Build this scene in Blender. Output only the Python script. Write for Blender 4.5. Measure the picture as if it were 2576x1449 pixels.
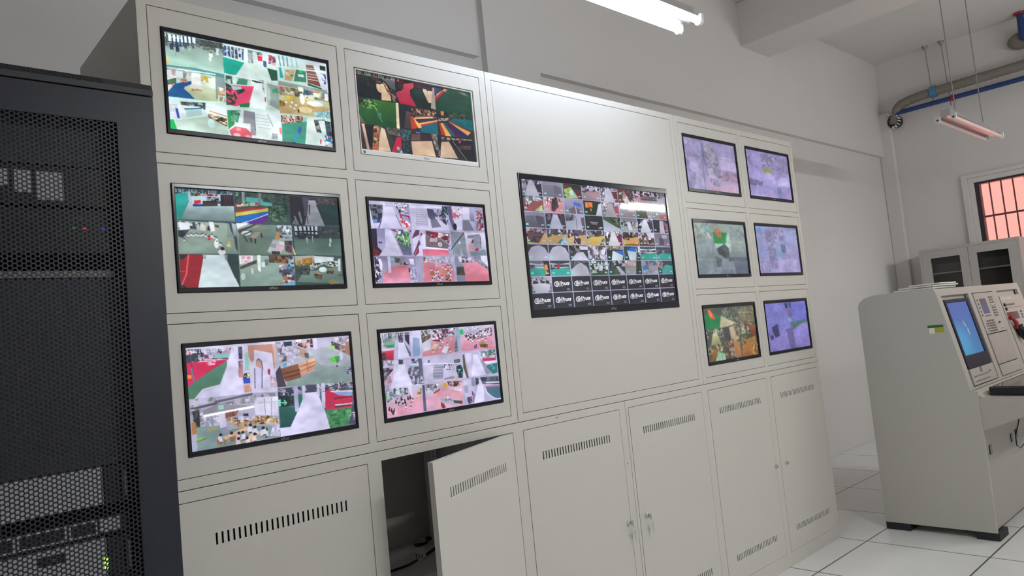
import bpy, bmesh, math, random
import numpy as np
from mathutils import Vector, Matrix

for o in list(bpy.data.objects): bpy.data.objects.remove(o, do_unlink=True)
SC = bpy.context.scene
COL = SC.collection

# ------------------------------------------------------------------ camera
FPX = 1842.53
cam = bpy.data.cameras.new('camera'); camo = bpy.data.objects.new('camera', cam); COL.objects.link(camo)
cam.sensor_fit = 'HORIZONTAL'; cam.sensor_width = 36.0; cam.lens = 36.0 * FPX / 2576.0
cam.clip_start = 0.02; cam.clip_end = 100
P_, Y_, R_ = 0.0702674, 0.7463969, -0.0987563
fw = Vector((math.cos(P_) * math.sin(Y_), math.cos(P_) * math.cos(Y_), math.sin(P_)))
rt = Vector((math.cos(Y_), -math.sin(Y_), 0)); up = rt.cross(fw)
cr, sr = math.cos(R_), math.sin(R_)
rx = cr * rt + sr * up; uy = -sr * rt + cr * up
CAM = Vector((-0.234302, -1.983743, 1.312064))
camo.matrix_world = Matrix(((rx.x, uy.x, -fw.x, CAM.x), (rx.y, uy.y, -fw.y, CAM.y), (rx.z, uy.z, -fw.z, CAM.z), (0, 0, 0, 1)))
SC.camera = camo

# ------------------------------------------------------------------ sky outside, exposure
VS = SC.view_settings
SC.display_settings.display_device = 'sRGB'
VS.view_transform = 'Standard'; VS.look = 'None'; VS.gamma = 1; VS.use_curve_mapping = False
VS.exposure = 0.0
world = bpy.data.worlds.new('dusk_sky'); SC.world = world; world.use_nodes = True
bg = world.node_tree.nodes['Background']; bg.inputs[0].default_value = (1.0, 0.345, 0.293, 1); bg.inputs[1].default_value = 1.6
TUBE_NEAR, TUBE_FAR = 25.0, 150.0     # brightness of the fluorescent tubes
COOL = (0.72, 0.83, 1.0); NEUT = (0.965, 0.99, 0.965)
SC.cycles.max_bounces = 8; SC.cycles.diffuse_bounces = 5

# ------------------------------------------------------------------ materials
def srgb(h):
    v = [int(h[i:i + 2], 16) / 255. for i in (0, 2, 4)]
    return tuple(c / 12.92 if c <= .04045 else ((c + .055) / 1.055) ** 2.4 for c in v)
MATS = {}
def mat(name, colour, rough=.5, metal=0., spec=.5, bump=0., bscale=200., var=0., emit=None, es=1., coat=0.):
    if name in MATS: return MATS[name]
    m = bpy.data.materials.new(name); m.use_nodes = True; nt = m.node_tree; b = nt.nodes['Principled BSDF']
    c = srgb(colour) if isinstance(colour, str) else colour
    b.inputs['Base Color'].default_value = (*c, 1); b.inputs['Roughness'].default_value = rough
    b.inputs['Metallic'].default_value = metal; b.inputs['Specular IOR Level'].default_value = spec
    b.inputs['Coat Weight'].default_value = coat
    if emit: b.inputs['Emission Color'].default_value = (*emit, 1); b.inputs['Emission Strength'].default_value = es
    tc = nt.nodes.new('ShaderNodeTexCoord')
    if var:
        n = nt.nodes.new('ShaderNodeTexNoise'); n.inputs['Scale'].default_value = 3.; n.inputs['Detail'].default_value = 4
        nt.links.new(tc.outputs['Object'], n.inputs['Vector'])
        mx = nt.nodes.new('ShaderNodeMix'); mx.data_type = 'RGBA'
        mx.inputs[6].default_value = (*[x * (1 - var) for x in c], 1); mx.inputs[7].default_value = (*[min(1, x * (1 + var)) for x in c], 1)
        nt.links.new(n.outputs['Fac'], mx.inputs[0]); nt.links.new(mx.outputs[2], b.inputs['Base Color'])
    if bump:
        n = nt.nodes.new('ShaderNodeTexNoise'); n.inputs['Scale'].default_value = bscale; n.inputs['Detail'].default_value = 2
        nt.links.new(tc.outputs['Object'], n.inputs['Vector'])
        bp = nt.nodes.new('ShaderNodeBump'); bp.inputs['Strength'].default_value = bump; bp.inputs['Distance'].default_value = .001
        nt.links.new(n.outputs['Fac'], bp.inputs['Height']); nt.links.new(bp.outputs['Normal'], b.inputs['Normal'])
    MATS[name] = m
    return m

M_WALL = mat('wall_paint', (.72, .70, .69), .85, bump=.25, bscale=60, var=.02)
M_CEIL = mat('ceiling_paint', (.72, .70, .685), .9, bump=.2, bscale=60, var=.02)
M_CAB = mat('powder_coated_steel', (.63, .605, .56), .42, bump=.18, bscale=520, var=.012)
M_CABIN = mat('cabinet_inside_steel', (.80, .80, .82), .5, var=.03)
M_KIOSK = mat('console_paint', (.49, .475, .425), .5, bump=.12, bscale=500, var=.012)
M_KIOSK2 = mat('console_trim_paint', (.45, .425, .385), .5, bump=.1, bscale=500)
M_KDARK = mat('console_lower_panel', (.36, .34, .31), .55)
M_FILE = mat('filing_cabinet_paint', (.46, .44, .42), .55, var=.02)
M_RACK = mat('rack_black_steel', (.0075, .0095, .0215), .42, bump=.1, bscale=500)
M_RCAP = mat('rack_cap_steel', (.028, .030, .036), .5)  # paler copy of the rack black: light on the upward slope put into colour
M_RIN = mat('rack_inner_steel', (.055, .060, .075), .6)
M_BLACK = mat('black_plastic', (.012, .012, .016), .25)
M_BEZEL = mat('gloss_black_bezel', (.008, .008, .016), .16, spec=.35)
M_WHITEP = mat('white_plastic', (.78, .76, .73), .22)
M_CHROME = mat('chrome', (.65, .65, .66), .18, metal=1.)
M_STEEL = mat('dull_steel', (.32, .31, .30), .45, metal=.6)
M_SRV = mat('server_grey_face', (.82, .82, .87), .45, var=.04)
M_SILVER = mat('silver_lettering', (.28, .27, .27), .35, metal=.3)
M_TUBE_OFF = mat('unlit_tube_glass', (.82, .80, .78), .2)
M_LAMPW = mat('lamp_white_enamel', (.82, .82, .82), .3)
M_REFL = mat('lamp_reflector', (.62, .60, .60), .22, metal=.75)
M_BLUE = mat('blue_pipe_paint', (.020, .050, .19), .4)
M_RED = mat('red_paint', (.35, .02, .03), .4)
M_DUCT = mat('flexible_duct', (.23, .21, .18), .7)
M_FRAMEW = mat('window_frame_metal', (.05, .045, .055), .4, metal=.3)
M_BAR = mat('grille_bar_paint', (.20, .10, .11), .6)
M_RUBBER = mat('black_rubber_foot', (.015, .016, .02), .7)
M_PAPER = mat('paper', (.75, .72, .66), .8)
M_DARKG = mat('dark_cabinet_inside', (.03, .027, .03), .6)
M_BTN = mat('grey_button', (.16, .15, .14), .5)
M_KLINE = mat('console_gap_line', (.06, .055, .05), .7)

def tube_mat(name, c, s):
    return mat(name, (.8, .8, .8), .3, emit=c, es=s)
M_TUBE_N = tube_mat('lit_tube_cool', COOL, TUBE_NEAR)
M_TUBE_F = tube_mat('lit_tube_neutral', NEUT, TUBE_FAR)

def glow(name, c, s):
    return mat(name, (.02, .02, .02), .4, emit=srgb(c), es=s)

def glass_mat():
    m = bpy.data.materials.new('clear_pane'); m.use_nodes = True; nt = m.node_tree
    for n in list(nt.nodes): nt.nodes.remove(n)
    o = nt.nodes.new('ShaderNodeOutputMaterial'); t = nt.nodes.new('ShaderNodeBsdfTransparent'); g = nt.nodes.new('ShaderNodeBsdfGlossy')
    t.inputs[0].default_value = (.96, .96, .96, 1); g.inputs['Roughness'].default_value = .03
    f = nt.nodes.new('ShaderNodeFresnel'); f.inputs[0].default_value = 1.45
    x = nt.nodes.new('ShaderNodeMixShader')
    nt.links.new(f.outputs[0], x.inputs[0]); nt.links.new(t.outputs[0], x.inputs[1]); nt.links.new(g.outputs[0], x.inputs[2]); nt.links.new(x.outputs[0], o.inputs[0])
    return m
M_GLASS = glass_mat()

def floor_mat():
    m = bpy.data.materials.new('raised_floor_tiles'); m.use_nodes = True; nt = m.node_tree; b = nt.nodes['Principled BSDF']; L = nt.links.new
    tc = nt.nodes.new('ShaderNodeTexCoord'); sp = nt.nodes.new('ShaderNodeSeparateXYZ'); L(tc.outputs['Object'], sp.inputs[0])
    def mth(op, a, b_=None):
        n = nt.nodes.new('ShaderNodeMath'); n.operation = op
        for i, v in enumerate((a, b_)):
            if v is None: continue
            if isinstance(v, (int, float)): n.inputs[i].default_value = v
            else: L(v, n.inputs[i])
        return n.outputs[0]
    def joint(out, off):
        t = mth('DIVIDE', mth('SUBTRACT', out, off), .6); fr = mth('FRACT', mth('ADD', t, 100.0))
        d = mth('ABSOLUTE', mth('SUBTRACT', fr, .5)); return mth('GREATER_THAN', d, .5 - .0065)
    jx = joint(sp.outputs[0], 3.9603); jy = joint(sp.outputs[1], -.1482); j = mth('MAXIMUM', jx, jy)
    n = nt.nodes.new('ShaderNodeTexNoise'); n.inputs['Scale'].default_value = 1.6; n.inputs['Detail'].default_value = 6; L(tc.outputs['Object'], n.inputs['Vector'])
    r = nt.nodes.new('ShaderNodeValToRGB'); r.color_ramp.elements[0].color = (.76, .76, .745, 1); r.color_ramp.elements[1].color = (.86, .86, .845, 1)
    r.color_ramp.elements[0].position = .3; r.color_ramp.elements[1].position = .7; L(n.outputs['Fac'], r.inputs[0])
    mx = nt.nodes.new('ShaderNodeMix'); mx.data_type = 'RGBA'; L(j, mx.inputs[0]); L(r.outputs[0], mx.inputs[6]); mx.inputs[7].default_value = (.06, .055, .05, 1)
    L(mx.outputs[2], b.inputs['Base Color']); b.inputs["Roughness"].default_value = .28
    bp = nt.nodes.new('ShaderNodeBump'); bp.inputs['Strength'].default_value = .5; bp.inputs['Distance'].default_value = .002; bp.invert = True
    L(j, bp.inputs['Height']); L(bp.outputs['Normal'], b.inputs['Normal'])
    return m
M_FLOOR = floor_mat()

def screen_mat(strength, name='lit_screen', rough=.035, spec=.35):
    m = bpy.data.materials.new(name); m.use_nodes = True; nt = m.node_tree; b = nt.nodes['Principled BSDF']
    a = nt.nodes.new('ShaderNodeAttribute'); a.attribute_name = 'picture'
    b.inputs['Base Color'].default_value = (.01, .01, .012, 1); b.inputs['Roughness'].default_value = rough; b.inputs['Specular IOR Level'].default_value = spec
    nt.links.new(a.outputs['Color'], b.inputs['Emission Color']); b.inputs['Emission Strength'].default_value = strength
    return m
M_SCREEN = screen_mat(1.0)
M_SCREEN2 = screen_mat(.85, 'matt_display', .6, .15)

# ------------------------------------------------------------------ mesh helpers
class MB:
    def __init__(s): s.v = []; s.f = []
    def quad(s, *p): i = len(s.v); s.v += [tuple(q) for q in p]; s.f.append(tuple(range(i, i + len(p)))); return s
    def box(s, x0, x1, y0, y1, z0, z1):
        i = len(s.v); s.v += [(x, y, z) for z in (z0, z1) for y in (y0, y1) for x in (x0, x1)]
        s.f += [tuple(i + k for k in q) for q in ((0, 2, 3, 1), (4, 5, 7, 6), (0, 1, 5, 4), (2, 6, 7, 3), (0, 4, 6, 2), (1, 3, 7, 5))]; return s
    def obox(s, o, a, b, c):   # box from a corner and three edge vectors
        o, a, b, c = map(Vector, (o, a, b, c)); i = len(s.v)
        s.v += [tuple(o + k * a + j * b + l * c) for l in (0, 1) for j in (0, 1) for k in (0, 1)]
        s.f += [tuple(i + k for k in q) for q in ((0, 2, 3, 1), (4, 5, 7, 6), (0, 1, 5, 4), (2, 6, 7, 3), (0, 4, 6, 2), (1, 3, 7, 5))]; return s
    def prism(s, pts, axis, a, b):   # polygon in the two other axes pushed along axis
        def P(p, t): q = list(p); q.insert(axis, t); return tuple(q)
        n = len(pts); i = len(s.v); s.v += [P(p, a) for p in pts] + [P(p, b) for p in pts]
        s.f += [tuple(range(i, i + n)), tuple(range(i + 2 * n - 1, i + n - 1, -1))] + [(i + k, i + (k + 1) % n, i + n + (k + 1) % n, i + n + k) for k in range(n)]; return s
    def tube(s, path, r, n=12, caps=True):
        path = [Vector(p) for p in path]; rs = r if isinstance(r, (list, tuple)) else [r] * len(path)
        i0 = len(s.v); prev = None
        for k, p in enumerate(path):
            t = (path[min(k + 1, len(path) - 1)] - path[max(k - 1, 0)]).normalized()
            if prev is None: u = t.orthogonal().normalized()
            else:
                u = prev - t * prev.dot(t); u.normalize()
            prev = u; w = t.cross(u)
            s.v += [tuple(p + rs[k] * (math.cos(2 * math.pi * j / n) * u + math.sin(2 * math.pi * j / n) * w)) for j in range(n)]
        for k in range(len(path) - 1):
            for j in range(n):
                a = i0 + k * n + j; b = i0 + k * n + (j + 1) % n; s.f.append((a, b, b + n, a + n))
        if caps: s.f.append(tuple(i0 + j for j in reversed(range(n)))); s.f.append(tuple(i0 + (len(path) - 1) * n + j for j in range(n)))
        return s
    def plate(s, x0, x1, z0, z1, y0, y1, holes=(), T=None):   # upright plate with rectangular openings
        xs = sorted({x0, x1, *[h[0] for h in holes], *[h[1] for h in holes]}); zs = sorted({z0, z1, *[h[2] for h in holes], *[h[3] for h in holes]})
        nx, nz = len(xs) - 1, len(zs) - 1
        sol = [[not any(h[0] <= (xs[i] + xs[i + 1]) / 2 <= h[1] and h[2] <= (zs[j] + zs[j + 1]) / 2 <= h[3] for h in holes) for j in range(nz)] for i in range(nx)]
        T = T or (lambda x, y, z: (x, y, z)); idx = {}
        def V(i, j, k):
            if (i, j, k) not in idx: idx[i, j, k] = len(s.v); s.v.append(tuple(T(xs[i], (y0, y1)[k], zs[j])))
            return idx[i, j, k]
        g = lambda i, j: 0 <= i < nx and 0 <= j < nz and sol[i][j]
        for i in range(nx):
            for j in range(nz):
                if not sol[i][j]: continue
                s.f.append((V(i, j, 0), V(i + 1, j, 0), V(i + 1, j + 1, 0), V(i, j + 1, 0)))
                s.f.append((V(i, j, 1), V(i, j + 1, 1), V(i + 1, j + 1, 1), V(i + 1, j, 1)))
                if not g(i - 1, j): s.f.append((V(i, j, 0), V(i, j + 1, 0), V(i, j + 1, 1), V(i, j, 1)))
                if not g(i + 1, j): s.f.append((V(i + 1, j, 0), V(i + 1, j, 1), V(i + 1, j + 1, 1), V(i + 1, j + 1, 0)))
                if not g(i, j - 1): s.f.append((V(i, j, 0), V(i, j, 1), V(i + 1, j, 1), V(i + 1, j, 0)))
                if not g(i, j + 1): s.f.append((V(i, j + 1, 0), V(i + 1, j + 1, 0), V(i + 1, j + 1, 1), V(i, j + 1, 1)))
        return s
    def build(s, name, m, parent=None, bevel=0., smooth=False, **kw):
        me = bpy.data.meshes.new(name); off = Vector(parent['origin']) if parent is not None and 'origin' in parent else Vector((0, 0, 0))
        me.from_pydata([tuple(Vector(v) - off) for v in s.v], [], s.f); me.update()
        bm = bmesh.new(); bm.from_mesh(me); bmesh.ops.recalc_face_normals(bm, faces=bm.faces); bm.to_mesh(me); bm.free()
        me.materials.append(m)
        if smooth:
            me.polygons.foreach_set('use_smooth', [True] * len(me.polygons))
            me.set_sharp_from_angle(angle=math.radians(40))
        o = bpy.data.objects.new(name, me); COL.objects.link(o)
        if parent is not None:
            o.parent = parent; o['origin'] = tuple(off)
        if bevel:
            b = o.modifiers.new('edge', 'BEVEL'); b.width = bevel; b.segments = 2; b.limit_method = 'ANGLE'; b.angle_limit = math.radians(50)
        for k, v in kw.items(): o[k] = v
        return o

def tag(o, label, cat, group=None):
    o['label'] = label; o['category'] = cat
    if group: o['group'] = group
    return o
def thing(name, loc, label, cat, group=None):
    o = bpy.data.objects.new(name, None); COL.objects.link(o); o.location = loc; o['origin'] = tuple(loc); o.empty_display_size = .05
    return tag(o, label, cat, group)
def struct(o): o['kind'] = 'structure'; return o
def copy_tree(o, parent=None, shift=None):
    c = o.copy(); COL.objects.link(c); c.parent = parent
    if shift is not None: c.location = Vector(o.location) + Vector(shift)
    for ch in list(o.children): copy_tree(ch, c)
    return c

# ------------------------------------------------------------------ painter for the camera pictures
def mask_poly(X, Y, pts):
    m = np.zeros(X.shape, bool)
    n = len(pts)
    for i in range(n):
        x0, y0 = pts[i]; x1, y1 = pts[(i + 1) % n]
        if y0 == y1: continue
        c = (Y >= min(y0, y1)) & (Y < max(y0, y1))
        m ^= c & (X < x0 + (Y - y0) * (x1 - x0) / (y1 - y0))
    return m

def col(s):
    return np.array([int(s[i:i + 2], 16) / 255. for i in (0, 2, 4)])

# seven-by-five dot glyphs used by the recorders for their on-screen writing
GL = {'0': '01110100011000110001100011000101110', '1': '00100011000010000100001000010001110', '2': '01110100010000100110010001000011111',
      '3': '11110000010000101110000010000111110', '4': '00010001100101010010111110001000010', '5': '11111100001111000001000011000101110', '6': '01110100001000011110100011000101110',
      '7': '11111000010001000100010000100001000', '8': '01110100011000101110100011000101110', '9': '01110100011000101111000010000101110',
      '.': '00000000000000000000000000110001100', '/': '00001000010001000100010001000010000', 'T': '11111001000010000100001000010000100', 'V': '10001100011000110001010100101000100',
      ' ': '0' * 35, 'D': '11110100011000110001100011000111110', '-': '00000000000000011111000000000000000', ':': '00000001000010000000001000010000000'}

class Pic:
    def __init__(s, w, h, seed=1):
        s.w, s.h = w, h
        s.A = np.full((h, w, 3), .2); s.soft = 0.; s.r = np.random.RandomState(seed)
        s.X, s.Y = np.meshgrid((np.arange(w) + .5) / w * 1000, (np.arange(h) + .5) / h * 1000)
    def box(s, pts):
        xs = [p[0] for p in pts]; ys = [p[1] for p in pts]
        x0 = max(0, int(min(xs) / 1000 * s.w) - 1); x1 = min(s.w, int(max(xs) / 1000 * s.w) + 2)
        y0 = max(0, int(min(ys) / 1000 * s.h) - 1); y1 = min(s.h, int(max(ys) / 1000 * s.h) + 2)
        return slice(y0, max(y0, y1)), slice(x0, max(x0, x1))
    def put(s, pts, fn):
        sl = s.box(pts); X, Y = s.X[sl], s.Y[sl]
        if X.size == 0: return
        m = mask_poly(X, Y, pts)
        s.A[sl][m] = fn(X, Y)[m] if callable(fn) else fn
    def poly(s, c, pts): s.put(pts, col(c))
    def grad(s, c, pts):       # colour runs from the first colour at the top to the second at the bottom
        a, b = col(c[:6]), col(c[6:12]); ys = [p[1] for p in pts]; y0, y1 = min(ys), max(ys) + 1e-6
        s.put(pts, lambda X, Y: a + (b - a) * ((Y - y0) / (y1 - y0)).clip(0, 1)[..., None])
    def mess(s, c, pts):       # a crowded area: many small patches out of a few colours
        n = len(c) // 6 * 6; cs = [col(c[i:i + 6]) for i in range(0, n, 6)]; k = ((int(c[-1]) if len(c) > n and c[-1].isdigit() else 2) * 3.2 + 3) * 1.15
        sl = s.box(pts); X, Y = s.X[sl], s.Y[sl]
        if X.size == 0: return
        m = mask_poly(X, Y, pts); B = s.A[sl]; C = np.empty_like(B); C[:] = sum(cs) / len(cs)
        h, w = X.shape; px, py = k * s.w / 1000., k * 1.6 * s.h / 1000.
        for _ in range(int(w * h / (px * py) * 2.2) + 3):
            cx, cy = s.r.randint(0, w), s.r.randint(0, h); a = px * s.r.uniform(.25, 1.1); b = py * s.r.uniform(.25, 1.2); sh = s.r.uniform(-.6, .6)
            y0, y1, x0, x1 = max(0, int(cy - b)), int(cy + b) + 1, max(0, int(cx - a - b)), int(cx + a + b) + 1
            sub = C[y0:y1, x0:x1]
            if sub.size == 0: continue
            yy, xx = np.mgrid[y0:y0 + sub.shape[0], x0:x0 + sub.shape[1]]
            q = (abs(xx - cx - sh * (yy - cy)) < a)
            sub[q] = cs[s.r.randint(len(cs))] * s.r.uniform(.82, 1.1)
        C += (sum(cs) / len(cs) - C) * s.soft
        B[m] = C[m].clip(0, 1)
    def ell(s, c, pts):        # centre, then (rx, ry)
        (cx, cy), (rx, ry) = pts
        s.poly(c, [(cx + rx * math.cos(t * math.pi / 8), cy + ry * math.sin(t * math.pi / 8)) for t in range(16)])
    def line(s, c, pts):       # colour + width digit
        w = int(c[6:]) * 1.1; 
        for (x0, y0), (x1, y1) in zip(pts, pts[1:]):
            dx, dy = x1 - x0, (y1 - y0) * s.h / s.w; L = math.hypot(dx, dy) or 1; nx, ny = -dy / L * w, dx / L * w * s.w / s.h
            s.poly(c[:6], [(x0 + nx, y0 + ny), (x1 + nx, y1 + ny), (x1 - nx, y1 - ny), (x0 - nx, y0 - ny)])
    def kids(s, c, pts):       # little standing or sitting figures with dark hair
        k = int(c[6:])
        for x, y in pts:
            j = s.r.uniform(.8, 1.2); d = s.r.uniform(-.6, .6) * k
            s.poly(c[:6], [(x - k * 1.1 * j, y - k * 2.6), (x + k * .9, y - k * 2.8), (x + k * 1.7 * j, y + k * 3.6), (x - k * 1.5, y + k * 4 * j)])
            s.ell('2a2430', [(x + d, y - k * 3.9), (k * .95, k * 1.55)]); s.poly('5a4450', [(x - k, y + k * 2.8), (x + k * 1.2, y + k * 2.8), (x + k, y + k * 4.4), (x - k * .8, y + k * 4.4)])
    def text(s, c, x, y, hgt, txt, slant=0.):
        u = hgt * .62 / 7.; v = u * s.h / s.w * 1.02
        for ch in txt:
            g = GL[ch]
            for i, b in enumerate(g):
                if b == '1':
                    X0 = x + (i % 5) * v; Y0 = y + (i // 5) * u
                    s.poly(c, [(X0, Y0), (X0 + v * 1.08, Y0), (X0 + v * 1.08, Y0 + u * 1.08), (X0, Y0 + u * 1.08)])
            x += 6 * v
    def logo(s, cx, cy, S, c='d8d8e8'):   # the maker's word mark, slanted rounded strokes: a l h u a, the first a ringed
        a = s.w / s.h
        def st(pts, w=.62):
            q = [(cx + (px + .22 * py) * S, cy - py * S * a * .72) for px, py in pts]
            for (x0, y0), (x1, y1) in zip(q, q[1:]):
                dx, dy = x1 - x0, (y1 - y0) / a; L = math.hypot(dx, dy) or 1; nx, ny = -dy / L * w * S, dx / L * w * S * a
                ex, ey = dx / L * w * S * .6, dy / L * w * S * .6 * a
                s.poly(c, [(x0 + nx - ex, y0 + ny - ey), (x1 + nx + ex, y1 + ny + ey), (x1 - nx + ex, y1 - ny + ey), (x0 - nx - ex, y0 - ny - ey)])
        arc = lambda ox, oy, rx, ry, a0, a1, n=9: [(ox + rx * math.cos(math.radians(a0 + (a1 - a0) * i / n)), oy + ry * math.sin(math.radians(a0 + (a1 - a0) * i / n))) for i in range(n + 1)]
        st(arc(-12.5, 0, 6.2, 5.6, 75, 300), .75)
        for ox in (-12, 12.5):
            st(arc(ox, 0, 2.6, 2.4, 0, 360), .8); st([(ox + 2.9, 2.6), (ox + 2.9, -2.8)], .8)
        st([(-6, 5.6), (-6, -2.8)], .8)
        st([(-2.6, 5.6), (-2.6, -2.8)], .8); st([(-2.4, 1.6), (-.6, 2.5), (1.6, 1.8), (1.9, -2.8)], .8)
        st([(4.6, 2.6), (4.6, -1.2), (5.8, -2.6), (7.8, -2.2), (8.3, 0)], .8); st([(8.4, 2.6), (8.4, -2.8)], .8)
        st([(-9, -5.2), (2, -5.2)], .35)
    def run(s, prog):
        for ln in prog.split('\n'):
            ln = ln.strip()
            if not ln: continue
            k, c, rest = ln[0], ln[1:].split(' ')[0], ln.split(' ')[1:]
            if k == 'T': s.text(c, float(rest[0]), float(rest[1]), float(rest[2]), ' '.join(rest[3:])); continue
            v = list(map(float, rest))
            if k in 'LH' and len(c) == 6: c += str(int(v.pop(0))) if len(v) % 2 else '2'
            pts = list(zip(v[::2], v[1::2]))
            {'P': s.poly, 'G': s.grad, 'N': s.mess, 'E': s.ell, 'L': s.line, 'H': s.kids}[k](c, pts)
    def finish(s, grain=.012, blur=1):
        A = s.A
        for _ in range(blur):
            A = (A + np.roll(A, 1, 0) + np.roll(A, -1, 0) + np.roll(A, 1, 1) + np.roll(A, -1, 1)) / 5
        for k, amp in ((9, .10), (26, .07)):      # uneven light of the filmed rooms
            g = s.r.uniform(-1, 1, (k, k)); yy = np.linspace(0, k - 1.001, s.h); xx = np.linspace(0, k - 1.001, s.w)
            y0 = yy.astype(int); x0 = xx.astype(int); fy = (yy - y0)[:, None]; fx = (xx - x0)[None]
            G = (g[y0][:, x0] * (1 - fy) + g[y0 + 1][:, x0] * fy) * (1 - fx) + (g[y0][:, x0 + 1] * (1 - fy) + g[y0 + 1][:, x0 + 1] * fy) * fx
            A = A * (1 + amp * G[..., None])
        A = A.reshape(s.h // 2, 2, s.w // 2, 2, 3).mean((1, 3))
        return (A + s.r.normal(0, grain, A.shape)).clip(0, 1)

# ---- the eight-by-eight recorder grid on the large screen and the six small screens
def cell(P, u0, v0, u1, v1, prog):
    out = []
    for ln in prog.split(';'):
        t = ln.strip().split(' ')
        if not t[0]: continue
        v = list(map(float, t[1:]))
        q = [(u0 + (u1 - u0) * v[i] / 100, v0 + (v1 - v0) * v[i + 1] / 100) for i in range(0, len(v), 2)]
        if t[0][0] == 'E': q = [q[0], ((u1 - u0) * v[2] / 100, (v1 - v0) * v[3] / 100)]
        q = [(min(max(a, u0), u1), min(max(b, v0), v1)) if t[0][0] != 'E' else (a, b) for a, b in q]
        getattr(P, {'P': 'poly', 'G': 'grad', 'N': 'mess', 'E': 'ell', 'L': 'line', 'H': 'kids'}[t[0][0]])(t[0][1:], q)
FULL = ' 0 0 100 0 100 100 0 100'
def cor(side, path, right, mess):   # a corridor or path running away from the camera
    return f'G{side}{side}' + FULL + f';N{mess}2 0 0 100 0 100 45 0 55;P{right} 62 30 100 20 100 100 80 100;G{path}{path} 40 5 60 5 85 100 15 100'
def hall(floor, mess, extra=''):    # a play room with crowded shelves under the windows
    return f'G{floor}{floor}' + FULL + f';N{mess}2 0 0 100 0 100 30 60 42 30 40 0 60;' + extra
def stair(a, b):
    return f'G{a}{b}' + FULL + ''.join(f';L{b}1 10 {30+i*12} 50 {27+i*12}' for i in range(5)) + f';P{b} 55 20 95 30 90 90 60 80;P{a} 0 12 100 8 100 20 0 24'
def dome(path): return f'P30303c' + FULL + f';G{path}{path} 0 60 20 18 45 5 62 5 85 20 100 60 100 100 0 100'
def court(c, bld, sky): return f'P{sky}' + FULL + f';P{bld} 0 15 50 22 100 12 100 45 50 50 0 42;N40404c8080904 0 25 100 25 100 40 0 45;P{c} 0 60 40 48 100 52 100 100 0 100'
BW = '686478a8a4b8383848d8d4e8'
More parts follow.
